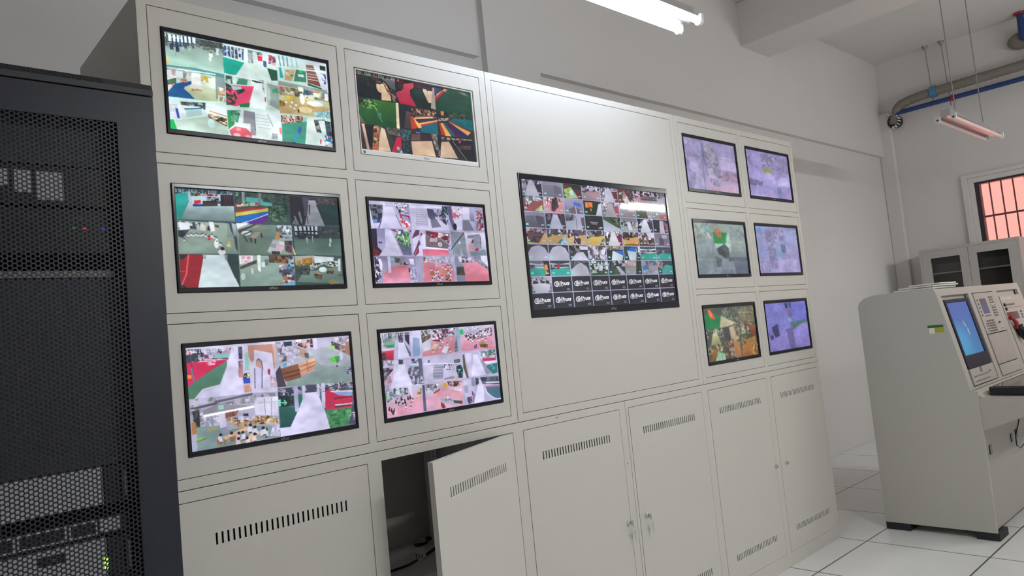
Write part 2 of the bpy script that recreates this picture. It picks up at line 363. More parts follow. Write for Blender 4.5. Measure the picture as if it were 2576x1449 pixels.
def big_grid(P):
    P.A[:] = col('a8a8cc')
    R = []
    R.append([cor('787488', 'b4b0c4', '2c2c38', BW), stair('8c889c', '686478'), 'P5c3034' + FULL + ';N90d0b8b8d8c8a8b04858a0904 5 40 45 20 80 95 15 100;N2c3c34302c303 30 0 100 0 100 40 50 30;P308868 0 0 6 0 6 100 0 100',
        hall('9c8088', '484858c0b8d0302c38a89cb0'), cor('787080', 'bcb8cc', '5c3c48', BW), 'P783838' + FULL + ';N88c8a0d8e0d8386048a890a03 5 30 40 10 75 95 40 100;N3c3838a098a0584448 50 0 100 0 100 90 80 80',
        hall('b88898', '605060d8c8d8402c38c0a8b8'), hall('a89cac', '303038585464a8a4b0')])
    R.append(['P884c50' + FULL + ';Nd8d8e8403c48a0a0b06070642 0 0 100 0 100 35 50 30 20 70;Nc8d8c0b0c078787880c 55 95 95 50 100 100;P884c50 0 90 100 20 100 40 40 100',
        hall('cc8c94', 'd0b0b84038488c5860f0d8e0', 'H40303c9 50 45 60 35 45 60'), 'G9894b0787490' + FULL + ';P4068c8 50 15 85 25 90 50 50 40;P685868 20 70 60 45 95 95 30 100;Ld0cce82 60 45 60 100', 'P243428' + FULL + ';Ne87838c85028e0a0602 10 10 50 10 50 45 10 50;Pc8c8d8 85 20 100 10 100 100 65 100;Pe87838 35 55 45 55 42 75 36 70',
        cor('807880', 'a8a0ac', '98485c', 'd8d4e0605864a8a0ac'), 'G989098807884' + FULL + ';Pb0a8b0 50 20 95 25 90 60 55 55', 'P485040' + FULL + ';P9c9090 60 0 100 0 100 100 75 100;Nc0bcc8484854 0 0 60 0 50 30 0 50', 'Ga098a0807880' + FULL + ';Nc8c0c8706870 5 10 40 15 40 70 10 60;P98605c 50 70 100 60 100 100 50 100'])
    R.append([stair('7c7c94', '484858'), cor('34343e', 'b0b0cc', '3c3c48', '2c2c383c3c4c686878'), 'G9c9cb4b0b0c8' + FULL + ';N403c48787888 0 0 50 0 45 40 0 45;L3838481 55 10 55 100;P585460 80 20 100 15 100 100 85 100', 'P2a2a30' + FULL + ';Lc8c8d01 28 46 72 46;Lc8c8d01 34 56 66 56;P808088 70 82 88 82 88 92 70 92',
        'P3c5c38' + FULL + ';N80887c50604c28382c 20 0 100 0 100 60 60 40;Pb4b4cc 0 20 100 90 100 100 0 100', 'G787884a0a0ac' + FULL + ';N484850a8a8b4d0d0d8 0 20 100 30 100 60 0 60;Pc8c8d4 40 30 60 30 70 90 45 90', cor('34343e', 'ccccdc', '3c3c48', '2c2c38c8c8d8686878'), 'P302c38' + FULL + ';Pb0a8b8 45 5 70 5 75 100 40 100;P885868 70 10 100 30 100 100 90 100'])
    R.append([hall('b89868', '302430d8d0e0584450a898b08c6850', 'N382c38c8b8c860485008 10 20 90 30 60 95 10 90'), hall('b89460', '383c40b8b4c8585450', 'N98c8e0d0e0e8406880 45 95 90 40 100 100'), hall('c8a470', '403848d0c8d8685870', 'N48405cc8c0d8302838 35 40 70 60 65 100 30 90'),
        hall('c8a858', '303038a0a0a8504c48', 'Nd0c8a0585048 75 50 100 55 100 100 60 100'), cor('48444c', 'c8c4d0', '702840', '302c34d8d4dc8c8890'), hall('c89c60', '302c30d8d4d8584838', 'N302828a08060 5 40 45 45 40 60 5 55;P8c5c30 10 90 100 80 100 100 10 100'), hall('584440', '302830b8b0b8685050', 'Nd0c8d0383038705850 20 30 80 30 80 90 20 80;Pc8c8e0 50 0 100 0 100 40 60 30'), 'G70687880788c' + FULL + ';P504c5c 30 30 60 30 60 90 30 90;Pa8a4b4 50 10 85 10 80 40 50 40'])
    R.append([dome('a4a4b8'), dome('b0b0c4'), 'P383840' + FULL + ';N282830787480 0 0 60 0 60 50 0 50;Pc8c8e8 55 5 100 5 100 30 60 30;Gb8b8ccc8c8dc 40 50 75 45 100 100 5 100', 'G9894a4807c90' + FULL + ';N585464a8a4b8d0ccdc 0 0 100 0 100 100 0 100;Lb8b4c82 50 0 55 60',
        'P283034' + FULL + ';Gb8c4ccccd8e0 35 35 100 40 90 100 25 100;P3068c0 40 35 100 30 100 70;Na098885850582 0 0 100 0 100 25 0 30', 'P304448' + FULL + ';Gb0c0ccd0d8e8 20 30 80 40 70 100 30 100;P2868c8 15 30 50 5 80 5 75 35;Nc8d0d8405058 75 0 100 0 100 60 75 60', court('3c9c90', 'd8dce8', '48585c'), court('3c9c94', '585c64', '40484c')])
    R.append([court('28988c', 'b0b4c8', '5c6470') + ';P302830 70 0 100 0 100 100 75 100;Pd89040 75 25 88 25 90 60 73 60;Pd08838 75 65 85 65 85 90 75 90', court('2c9c94', 'a8a8b8', '30383c') + ';P883840 35 20 50 10 45 55 30 60', 'P343c40' + FULL + ';N50585ca0a0a8202830 0 0 100 0 100 40 0 60;Ga4a4b4b4b4c4 0 60 40 20 60 15 90 50 100 100 0 100', 'P30403c' + FULL + ';N405c48b8c0c8283430 0 0 100 0 100 60 0 100;Pc0c8d8 55 30 75 40 60 90 45 80;N486c48304838 50 70 100 70 100 100 20 100',
        'P34403c' + FULL + ';Nb0b0c0485850202828 0 0 100 0 100 40 0 50;Pa8a8bc 45 40 65 40 100 100 70 100;P385838 35 60 50 60 65 100 30 100', 'P8c8484' + FULL + ';Nc8a8a0a88080d8c8c8 0 0 70 0 70 40 0 40;P9c9ca4 0 50 70 40 60 100 0 100;P303c34 70 0 100 0 100 100 60 100', 'Ga09ca48c8c9c' + FULL + ';P3c78b8 0 40 30 30 45 60 5 70;Nb87878a8a0a84878a0 20 0 100 0 100 45 30 40;Na4a8b89098a8 0 75 100 60 100 100 0 100', 'P38484c' + FULL + ';P3c9c98 30 45 60 30 100 40 100 100 25 100;N583838a0a0a8 0 0 40 0 40 60 0 60'])
    R.append(['G888494706c7c' + FULL + ';N38343cb8b4c8a0a0b0 0 0 100 0 100 40 0 60;Gd0d0e0a8a8b8 5 45 60 40 95 50 80 100 20 100'] + ['logo'] * 7)
    R.append(['logo'] * 8)
    n = 56
    for r in range(8):
        for c in range(8):
            u0, v0 = c * 125 + 2.2, r * 125 + 3.2; u1, v1 = u0 + 120.6, v0 + 118.6
            if R[r][c] == 'logo':
                cell(P, u0, v0, u1, v1, 'P26262e' + FULL)
                P.logo((u0 + u1) / 2 + 2, v0 + 56, 2.62, 'e4e4f4')
                num = (r * 8 + c) + 1
                P.text('a8a8b8', u1 - 34, v1 - 26, 24, 'D%d' % num)
            else:
                cell(P, u0, v0, u1, v1, R[r][c])
                P.poly('70d8c0', [(u0 + 8, v1 - 30), (u0 + 22, v1 - 30), (u0 + 22, v1 - 18), (u0 + 8, v1 - 18)])
                P.poly('c8c8d8', [(u1 - 24, v1 - 26), (u1 - 8, v1 - 26), (u1 - 8, v1 - 18), (u1 - 24, v1 - 18)])
    P.poly('504c54', [(800, 45), (930, 45), (930, 82), (800, 82)]); P.text('a8a4ac', 806, 52, 26, '2023-07-07 10:02:07')
def small(P, k):
    P.soft = .5 if k != 'D3' else .2
    if k == 'D1':
        P.run('''G948cb4a498c0 0 0 1000 0 1000 1000 0 1000
N9890b8a8a0c48880a89c94bc7 0 0 330 0 330 1000 0 1000
Pa8a0c8 80 380 180 360 300 660 100 680
Pb0a8cc 180 680 260 660 400 1000 120 1000
P6c7498 340 60 380 60 380 420 340 420
N98a8b8b0b8c88878986c6484b090984 370 80 560 80 660 400 500 420 390 380
N7870988880a8a89cb8c8b8c46c5c784 360 420 640 420 680 700 600 760 400 700
Pb0b0c8 400 560 500 540 560 740 440 760
Nb098b0c8a8b89080a06c6480a890b03 660 560 1000 560 1000 800 680 760
Gb09cc0c0a0b8 400 780 1000 760 1000 1000 400 1000
Nc0b8d06c6888a898b83 420 720 660 740 620 900 440 860
Gb0a4c8a89cc0 660 280 900 260 1000 420 1000 560 660 540
L5c5c7c2 330 0 330 1000
L6c68882 0 330 1000 330
L7870901 660 0 660 560
P6860804 0 0 0 0''')
    elif k == 'E1':
        P.run('''G9088bc9c90c4 0 0 1000 0 1000 1000 0 1000
N7870a0a8a0cc645c84b0a8d43 0 0 120 40 100 330 0 330
G9c94c89890c4 140 40 330 40 360 640 140 640
L504878 4 210 300 225 380
N7068909c98bcc8c0e05c54743 340 40 660 60 660 380 480 330 360 340
P908c58 360 360 560 360 620 450 380 460
N6860889c94c07c7498b0a8d03 680 60 1000 100 1000 420 700 420
Ga49ccc9c94c8 330 660 370 520 480 430 620 520 700 700 700 760 330 760
Ga49cccb0a8d4 700 600 760 500 900 480 1000 600 1000 700 700 700
N6c6490a098c4544c743 0 620 330 660 330 760 0 760
Ga8a0d0a098cc 60 1000 200 720 360 1000
G9088c0a094c4 340 740 640 740 650 1000 340 1000
G6c78a88088b8 650 740 760 740 760 1000 650 1000
L6c64901 330 340 1000 340''')
    elif k == 'D2':
        P.run('''G90a09c788490 0 0 1000 0 1000 1000 0 1000
Na0aca86c787898a4a0b0bcb46 0 0 330 0 330 330 0 330
P68c0c0 180 60 300 120 290 160 170 110
P2c8848 360 180 640 180 580 400 370 400
Nd88850c06850e0a080485c502 400 100 520 90 520 280 440 290 400 200
Pa8bcb0 640 180 740 180 680 400 600 400
N88949898a4a87c888c6 680 60 1000 60 1000 330 680 330
Gb0c4bc98a8a8 370 400 700 400 700 560 420 560
N2c30343c44484c5458687478984 400 500 560 400 640 480 640 660 580 700 430 600
G98a4a0788488 690 330 1000 330 1000 660 690 660
G8c989c7c8890 20 400 330 400 380 680 20 680
N606c706c787c4c585c3 350 640 480 700 460 850 360 860
L98a8a83 0 700 380 720
G8c9498646c7c 480 760 560 690 700 1000 420 1000
G646c7c585e70 700 700 1000 690 1000 1000 740 1000
N586470687480505864 600 660 1000 660 1000 760 620 740
L3c444c1 320 0 330 1000
L4c545c1 660 330 670 1000''')
    elif k == 'E2':
        P.run('''G8c90bc9890c0 0 0 1000 0 1000 1000 0 1000
P6894cc 40 40 180 40 160 120 50 120
G9c98c48c94c8 30 160 220 180 250 660 60 660
N5c5c84a8a4cc7070986c6890c8c4e43 220 60 420 60 440 900 300 900 240 500
Na8a4cc6060888888b0b8b0d84 360 40 660 40 660 300 400 300
G88a0c8809cc8 440 420 600 420 620 660 460 660
N686c987c80ac5058843 560 380 680 380 680 560 580 560
G949ac49890c0 690 60 1000 60 1000 700 690 700
N5c5c84b0a8d0787098 260 680 420 660 430 900 320 900
Ga09ccca898c8 460 900 500 660 640 740 760 1000 400 1000
N7470a09890b8a8a0c8 0 740 260 740 260 1000 0 1000
Pa09cc8 640 700 940 700 900 1000 700 1000''')
    elif k == 'D3':
        P.run('''P4c5048 0 0 1000 0 1000 1000 0 1000
P1c7848 0 160 60 110 200 100 330 160 280 400 0 400
Pe87040 100 20 150 60 190 150 180 210 130 180 100 100
Pe05048 160 130 210 160 220 220 180 230
Pb8b090 330 160 420 220 640 340 580 350 280 400
N3c4840506048788070a8a898384038583 340 20 660 20 660 300 500 240 360 180
N6c685088806858544490886c4 660 30 1000 30 1000 330 680 330
Ld8d4c02 660 130 960 150
G585c5844484c 0 400 330 400 330 700 0 700
N303840606860c0c0a83c403c3 0 400 330 390 330 560 0 560
Gc8c4908a8a60 150 470 210 460 290 710 80 710
G4c4848403c40 360 400 450 400 470 640 360 640
Gb8a890a89878 460 400 560 380 640 640 480 680
Na89c8868604c50403848443c3 540 340 660 340 680 560 580 600
Nb0c0a0503830382828b8c0a888685c3 670 330 860 300 1000 400 1000 560 700 560
G985838684030 860 380 1000 420 1000 620 900 620
Nc8c8a8483c30302c28787858988c583 0 700 330 680 330 860 0 860
Ga06830785028 100 830 200 760 250 900 60 1000 40 1000
N88c8a060a078d0d8b83 200 820 330 880 330 1000 130 1000
N48382ca8b898685038302820c0a0984 340 680 520 620 560 900 520 1000 340 1000
Gb07c4898684098 500 640 640 700 640 1000 540 1000
Gb0804c885830 680 700 960 620 1000 1000 660 1000
Nb8c098484030986830403 660 620 780 600 760 760 680 800
Na07840c8985c5038203 880 760 1000 780 1000 1000 860 1000''')
    else:
        P.run('''G7070b88078b8 0 0 1000 0 1000 1000 0 1000
G7878c07474b8 0 0 540 0 540 480 0 500
N343468484878282c602 480 20 540 20 540 140 490 140
N3c387068609c504c802 560 20 640 20 620 160 570 100
N5c5488a888a8706090 500 180 620 180 620 330 520 330
G6468b87070bc 640 60 1000 80 1000 420 620 460
N507868486c60608080505878 570 440 800 420 1000 400 990 460 800 500 700 560 580 620
P6c98c8 520 340 600 340 600 430 530 430
G8c84c87c70b4 620 620 760 520 920 480 1000 560 1000 900 700 1000 560 1000
L9878a8 2 600 680 760 960
N383468504c80282c5c3 120 500 260 440 280 700 200 760 140 620
N383468484478 60 660 130 660 160 880 80 860
G8880c07870b4 60 760 520 620 560 1000 60 1000
N6058907c74a8504c803 440 560 600 560 640 1000 500 1000''')

PROG = {}
PROG['A1'] = """
Pc8e6e0 -5 -4 1023 -21 1021 1008 -5 1042
G7f8f8ab8e2d2 0 0 330 5 327 322 2 335
N50606070807870787890a0a03 4 20 330 5 327 118 210 115 180 98 160 92 6 168
Pe8f6f8 24 21 174 6 172 87 26 113
L2048603 23 101 173 77
L2048604 45 12 47 137
L2048604 67 12 68 133
L2048604 87 9 88 130
L2048604 107 10 108 118
L2048604 129 5 131 108
L2048604 152 5 152 100
Gb0d0c88cb0a4 54 148 67 143 64 237 55 241
Gb8d8d08cb0a4 89 139 109 131 107 193 90 200
Gb8d8d08cb0a4 131 132 144 127 142 189 130 194
N3038505050601 29 112 48 109 49 178 30 177
N4050703038501 60 99 78 97 80 189 61 192
N6070785058601 108 80 123 74 126 139 109 141
N5a6a706a70781 150 68 163 62 164 124 151 124
N3a4a4e58605a2 182 12 327 15 326 70 283 72 200 81 181 50
Pd0e8e0 289 74 304 68 302 146 284 149
Ee8f4ee 256 159 12 29
Ed8ece4 250 203 8 27
E586058 256 132 6 7
Pe0c87c 1 225 22 323 2 330
Pd8eee8 330 14 656 11 656 307 326 341
N304880506898405060c8d8e03 328 22 454 24 448 150 326 137
Ld0e4e43 354 19 350 148
Ld0e4e43 375 21 374 148
Ld0e4e43 397 17 396 150
Ld0e4e43 418 18 418 152
Ld0e4e43 438 21 437 149
P18b09c 325 152 453 173 396 326 326 336
Pe6f6f2 457 8 479 9 472 171 453 173
N607880c0d0d090a0a84 479 19 535 27 531 159 478 164
Pd8e6e8 507 28 540 35 537 167 508 168
Pd83860 537 67 568 65 566 121 538 122
N304848608070a0b0a82 535 27 569 24 568 57 535 62
Pd8ecec 572 23 601 27 598 125 569 115
N6078a03858904070901 570 110 592 111 590 183 571 175
N805068d84868e0c0c82 605 31 655 32 651 146 602 133
P285848 593 187 656 193 656 307 615 321
Gcfe6eae4f4f2 658 11 1000 0 1000 84 656 134
L68a8b04 674 15 682 135
L68a8b04 701 9 706 131
L68a8b04 728 10 730 127
L98d0d84 758 9 761 116
L98d0d84 788 7 794 115
P30a8a8 670 139 682 140 696 263 672 271
N9a9c88806850c0a878206030d8c8987 711 165 778 152 749 286 702 282
G488068488868 784 139 849 142 848 269 762 282
P30d068 805 142 832 133 826 166 802 170
Pc8e8f0 792 189 832 185 834 216 794 219
G98686880483c 854 62 905 54 948 294 857 271
Ld8d0c82 857 166 930 162
Ld8d0c82 859 197 935 192
Ld8d0c82 858 228 940 227
Ld8d0c82 856 98 913 93
P1f5a44 857 276 947 305 960 322 856 303
Pe0e4ee 918 49 998 42 991 312 947 305
N3848b0d0d0e0d0d8e83 953 122 991 140 987 260 962 247
N2030302848381 950 38 992 38 990 93 951 90
G98a8a08c9c94 659 306 989 323 987 367 658 358
Le8f4f04 658 143 996 107
P60a0a0 3 344 154 326 326 341 325 380 2 372
Nc8d0c8e8f0ec90a098d0a0a0d8e0d86 2 372 143 368 141 463 -1 492
Pe6f4f6 1 395 29 390 31 445 0 455
Pe6f4f6 51 391 90 386 89 452 50 457
N3858404868505878683 0 501 52 465 53 520 2 551
Pecd8c8 -1 566 53 530 49 577 0 611
Pe86070 26 539 50 530 50 544 26 552
P1e5a98 46 523 135 469 134 512 94 544 98 570 127 617 148 657 1 666 3 620
Nc07858e8a8981 76 466 116 457 115 490 78 503
Gd8e0c0a8b890 99 542 135 502 269 524 279 646 151 661 117 601 91 563
Pf0f4f0 137 388 188 380 187 523 134 540
Ee0e8e0 161 531 38 30
Nc09868e0c8a01 126 547 194 544 188 565 128 575
N78a080a8b8a0e0c040e8e8d84 190 389 249 397 262 498 188 484
Pe8f6e8 231 408 272 398 264 516 231 508
G90a8a8788c8c 273 379 328 379 321 643 269 620
Nb09868c8b088586850d8e8e04 278 483 322 497 321 643 279 636
Le0f0f04 6 370 276 359
Gd8ece8c8d8d0 329 340 653 318 649 655 323 671
Nb8d0c8385848e0f0e8488870a8c8c06 334 348 487 345 485 415 329 437
Pe6f4f2 372 345 393 342 397 424 372 428
Pe04870 347 450 501 419 463 610 379 669 326 660
Pa8d0d8 358 457 423 445 422 475 362 499
P287848 402 638 468 608 461 659 406 671
N283838384840486050e050702 329 427 358 447 373 500 388 554 397 600 369 657 326 670
N2838385060583 389 495 439 459 444 487 399 541
Gdcecece8f6f4 502 409 577 354 575 596 562 660 464 659
P203030 492 343 566 338 562 364 517 374 492 363
G9ab0a88aa098 583 342 658 347 655 643 584 593
Eb8ccc4 589 481 13 107
P48a078 612 423 651 390 655 450 611 454
Pd04860 563 519 572 517 569 568 562 570
N607068b0c0b84 551 363 565 368 567 498 557 461
Gd0d8b8c0b888 658 358 1004 351 997 652 657 673
N98a088c8c090506850d8d8c0a89870708898d04860e8e8e85 658 368 1004 351 1000 459 911 454 817 451 657 470
Pf0f0e8 787 336 821 335 819 388 789 387
Pf0f0f0 968 362 994 365 991 451 968 447
N50688058709038485a1 826 354 870 361 868 414 828 416
Nd8c840e8d8602 702 456 792 459 785 492 701 507
Gcfb880b8a070 659 530 817 451 871 508 998 534 997 567 874 612 836 633 654 674
Nb88840c898509068302 656 521 688 532 692 581 656 602
Ef4f4ec 700 538 8 12
Ef4f4ec 739 532 9 13
Ef4f4ec 765 555 9 14
Ef4f4ec 728 579 7 10
Ef4f4ec 752 595 9 10
Ef0f4ee 810 474 17 63
Ee8ecf0 896 506 58 30
Lb888484 846 531 894 564
Eead8a8 825 594 47 37
P202828 773 599 785 601 781 638 775 640
Na0d0d8c8e8f070b8c03 874 612 997 556 994 653 904 656
Gd8e8eac8e8dc 0 712 326 670 322 998 1 995
Gb8c4d0d0dce4 0 740 50 734 52 890 1 895
Ee8eef4 26 764 5 9
Ee8eef4 24 824 5 9
P3048a0 37 779 52 775 59 879 45 874
N4a5a60607070384850a0b0b02 66 701 206 677 201 754 164 728 70 737
Ge6f0f0c0d4d4 48 744 184 736 192 814 71 885 57 852
L3878a04 86 774 184 741
Pa8c8c8 93 786 181 756 182 812 96 855
Pe4f4fa 208 686 325 699 322 816 206 791
Ld0a0603 224 757 328 795
N604830a08868e8e0d0383828e8d0b82 213 784 324 815 325 892 215 826
P48583c 207 824 322 888 322 907 207 847
Ga8c0b0d0e8dc 3 913 71 885 207 819 322 902 322 998 39 1004
P18b058 3 899 23 893 40 990 3 995
Ecfeeea 231 888 21 48
Gd4e4e4e8f4f4 325 699 657 673 654 988 327 1007
G38a068309058 327 723 408 704 385 847 346 896 327 930
N60a88038806898c8b83 351 721 410 713 374 860 347 857
G888c98a8a0a8 427 699 493 704 492 957 458 965 461 846 418 838
Pe0ecec 369 842 462 836 460 896 362 892
Pe86878 332 938 368 886 433 893 464 939 463 993 344 993
Pf0a0a8 373 899 400 897 399 931 375 932
Ef8d0d0 376 975 22 19
Ef0a8b0 441 979 17 15
L6878803 490 705 490 908
Lb8c8cc2 498 728 572 727
Lb8c8cc2 500 762 576 761
Lb8c8cc2 499 797 581 795
Lb8c8cc2 501 831 586 829
Lb8c8cc2 503 865 590 867
La0b0b83 572 707 603 839
Na0a8b0c0c8d02 595 911 630 913 628 974 584 979
Pe88878 641 840 655 836 656 917 642 900
Ga8d0c080b0a0 659 703 835 675 827 729 657 774
Nd8c8b8b04858c0a89060483ce8e0d02 660 693 804 673 803 715 770 791 657 785
G409c84509c88 660 789 830 728 806 993 656 997
N2878a83858b08050b02 770 796 794 800 779 886 761 880
N38a8c030a0d81 740 886 761 886 752 965 734 959
E283060 731 990 11 8
Ge0e8e4d8eeea 834 685 897 668 944 983 806 993
N384048606868a8b0b03 878 695 954 674 949 845 892 838
Pdce8e8 909 697 954 685 949 845 929 849
N4050602030485060703 954 685 995 695 999 886 961 863
Nd02848e8d0d83070a0d8e8e84 948 855 999 864 1000 1000 938 984
Pd04060 911 917 921 915 918 968 910 970
Le8f6f63 327 331 655 359
Tecf4f4 3 12 62 192.1
Te4f0f0 990 550 40 12
"""
PROG['B1'] = """
P303338 -42 -46 1292 -469 1208 1109 -103 1302
G24262c1e2428 0 0 324 2 317 330 0 336
N24302e2c38302428304a3030282c304 17 25 205 5 204 152 155 194 22 159
Pa84048 165 95 201 89 201 103 168 108
Ge0c0a0d4b090 164 132 205 129 200 241 177 229 164 191
Ge0c8a8d8b898 206 110 241 133 273 226 275 323 196 330
N805840503828a88868c8a0803 219 83 242 114 274 207 272 263 239 189
G68686c504e52 209 50 320 17 319 176 277 150 243 86
N3030388878683040483 276 169 321 194 317 330 281 317
P22262a 324 2 659 29 657 345 317 335
Gc85060b02848 324 193 376 151 392 61 476 23 480 84 442 132 442 199 464 269 487 339 348 332 322 231
N401c2450202a3 326 15 395 4 392 71 322 100
N3830304838381 335 87 389 72 386 129 363 145
G3a2a384a3840 477 18 660 14 650 75 493 80
G2a4038202c2e 479 94 544 85 595 254 618 316 493 333 464 269 447 179
Pd8c0a8 558 76 590 82 605 184 595 254 556 110
Pe0c8b0 596 90 643 87 628 255 598 258
Pb0a098 645 37 665 32 657 335 614 326
P3e4a6e 662 28 733 27 689 103 657 141
Pdca868 682 110 753 26 774 26 659 170
Pb03848 659 170 739 50 766 43 659 223
Nc0a890806850d8c0b01 750 17 791 21 789 66 758 69
G365848204438 792 16 1000 0 998 322 659 354 661 227
P808888 885 30 942 19 982 63 940 55
G24322c2c4a30 0 336 317 330 325 679 0 650
G3c6c34204a30 77 342 311 337 301 665 50 684 15 566 10 441
N68a0485c9c5088b8803058303048342 48 359 130 338 157 404 107 471 43 460
N68a8584878383058302 130 347 160 403 153 478 136 464
L60a0503 148 461 162 549 189 616
N50888038683c1 153 487 182 508 178 582 156 551
N4a3a3c3828281 0 345 54 349 52 394 0 390
G7a7270605850 5 541 48 657 5 658
P2a2c34 341 343 448 349 420 658 333 658
G5a504e403838 394 419 435 428 421 649 364 652
Pe8d8b8 311 337 333 331 325 679 301 665
N583840806050c0a0804028283 441 370 663 353 659 422 443 455
P6a5860 475 456 659 432 656 481 496 537 460 498
Lf0b8707 460 503 625 450
P403450 472 505 651 453 657 476 483 540
Pe8a868 489 558 663 475 662 494 494 580
Pb83840 494 580 662 494 662 509 513 591
Pb84030 422 488 441 483 486 606 466 634 427 652
Pf0b060 439 474 453 499 522 598 521 617 486 625
P206878 516 590 662 509 660 675 502 674
P30323a 670 352 998 322 1000 554 872 561 668 508
Pd09048 700 344 731 337 725 397 701 398
N3a4838283828485a504 772 336 998 322 994 393 775 415
Nb0a89060504c1 671 449 789 411 766 456 669 488
P1e6870 809 416 994 393 1000 554 765 476
Pb83830 675 506 695 511 728 675 687 669
Pe8b050 689 508 709 503 779 670 728 675
P286070 706 499 730 494 824 665 779 670
P502848 730 489 764 486 880 669 824 670
P3a3060 764 486 785 481 939 627 880 669
Pe0b068 765 471 786 471 970 580 939 627
Lc038284 779 473 977 574
G504a4c3a3638 5 658 51 666 71 996 1 1000
Ge0c0a0b09080 22 672 48 675 68 992 47 996
P24262c 42 677 115 669 108 935 66 961
N7a5840a08060c0a890483428d060482 114 679 168 667 145 900 100 991 89 975
Pb86040 97 937 138 929 135 993 94 992
Gd8c0a8d0b498 173 684 202 705 237 984 135 993 147 863
N4040385850486868604048406860582 204 677 326 669 327 772 224 756
P3c3c3c 206 750 247 788 290 900 323 987 237 993
Pc02848 292 788 330 781 328 893 286 985 240 988 266 905
Na0b8b88868784860586858783 290 910 327 912 332 986 286 985
N34485a4a68782838485868602 329 678 420 668 395 796 343 825 333 770
N2838403848504050582028302 342 844 406 831 415 905 385 986 336 985
P4878c8 461 678 499 675 495 695 460 697
P6a4848 424 714 593 698 595 775 413 801
P382c34 502 679 596 688 595 775 491 786
Gc8a890d8b898 413 816 595 775 618 983 417 989 415 895
N60584a786860a8a0983 594 679 647 677 650 881 623 886
P2a2a32 647 677 686 689 674 798 651 861
Nb0a89c1e20221 643 882 663 878 658 976 638 980
Gc8a890d0b8a0 682 767 751 749 775 818 823 968 658 986 672 847
P24262e 751 744 979 689 991 999 906 993
L8a7a703 786 737 910 983
N4a3a384030305a48443 811 792 960 763 957 824 822 839
N8a8078403c40a898882 686 699 994 676 993 691 684 738
Pc84050 850 715 870 721 855 754 841 746
Ta8b0b0 3 10 58 192.168.1.102 / TV 4
"""
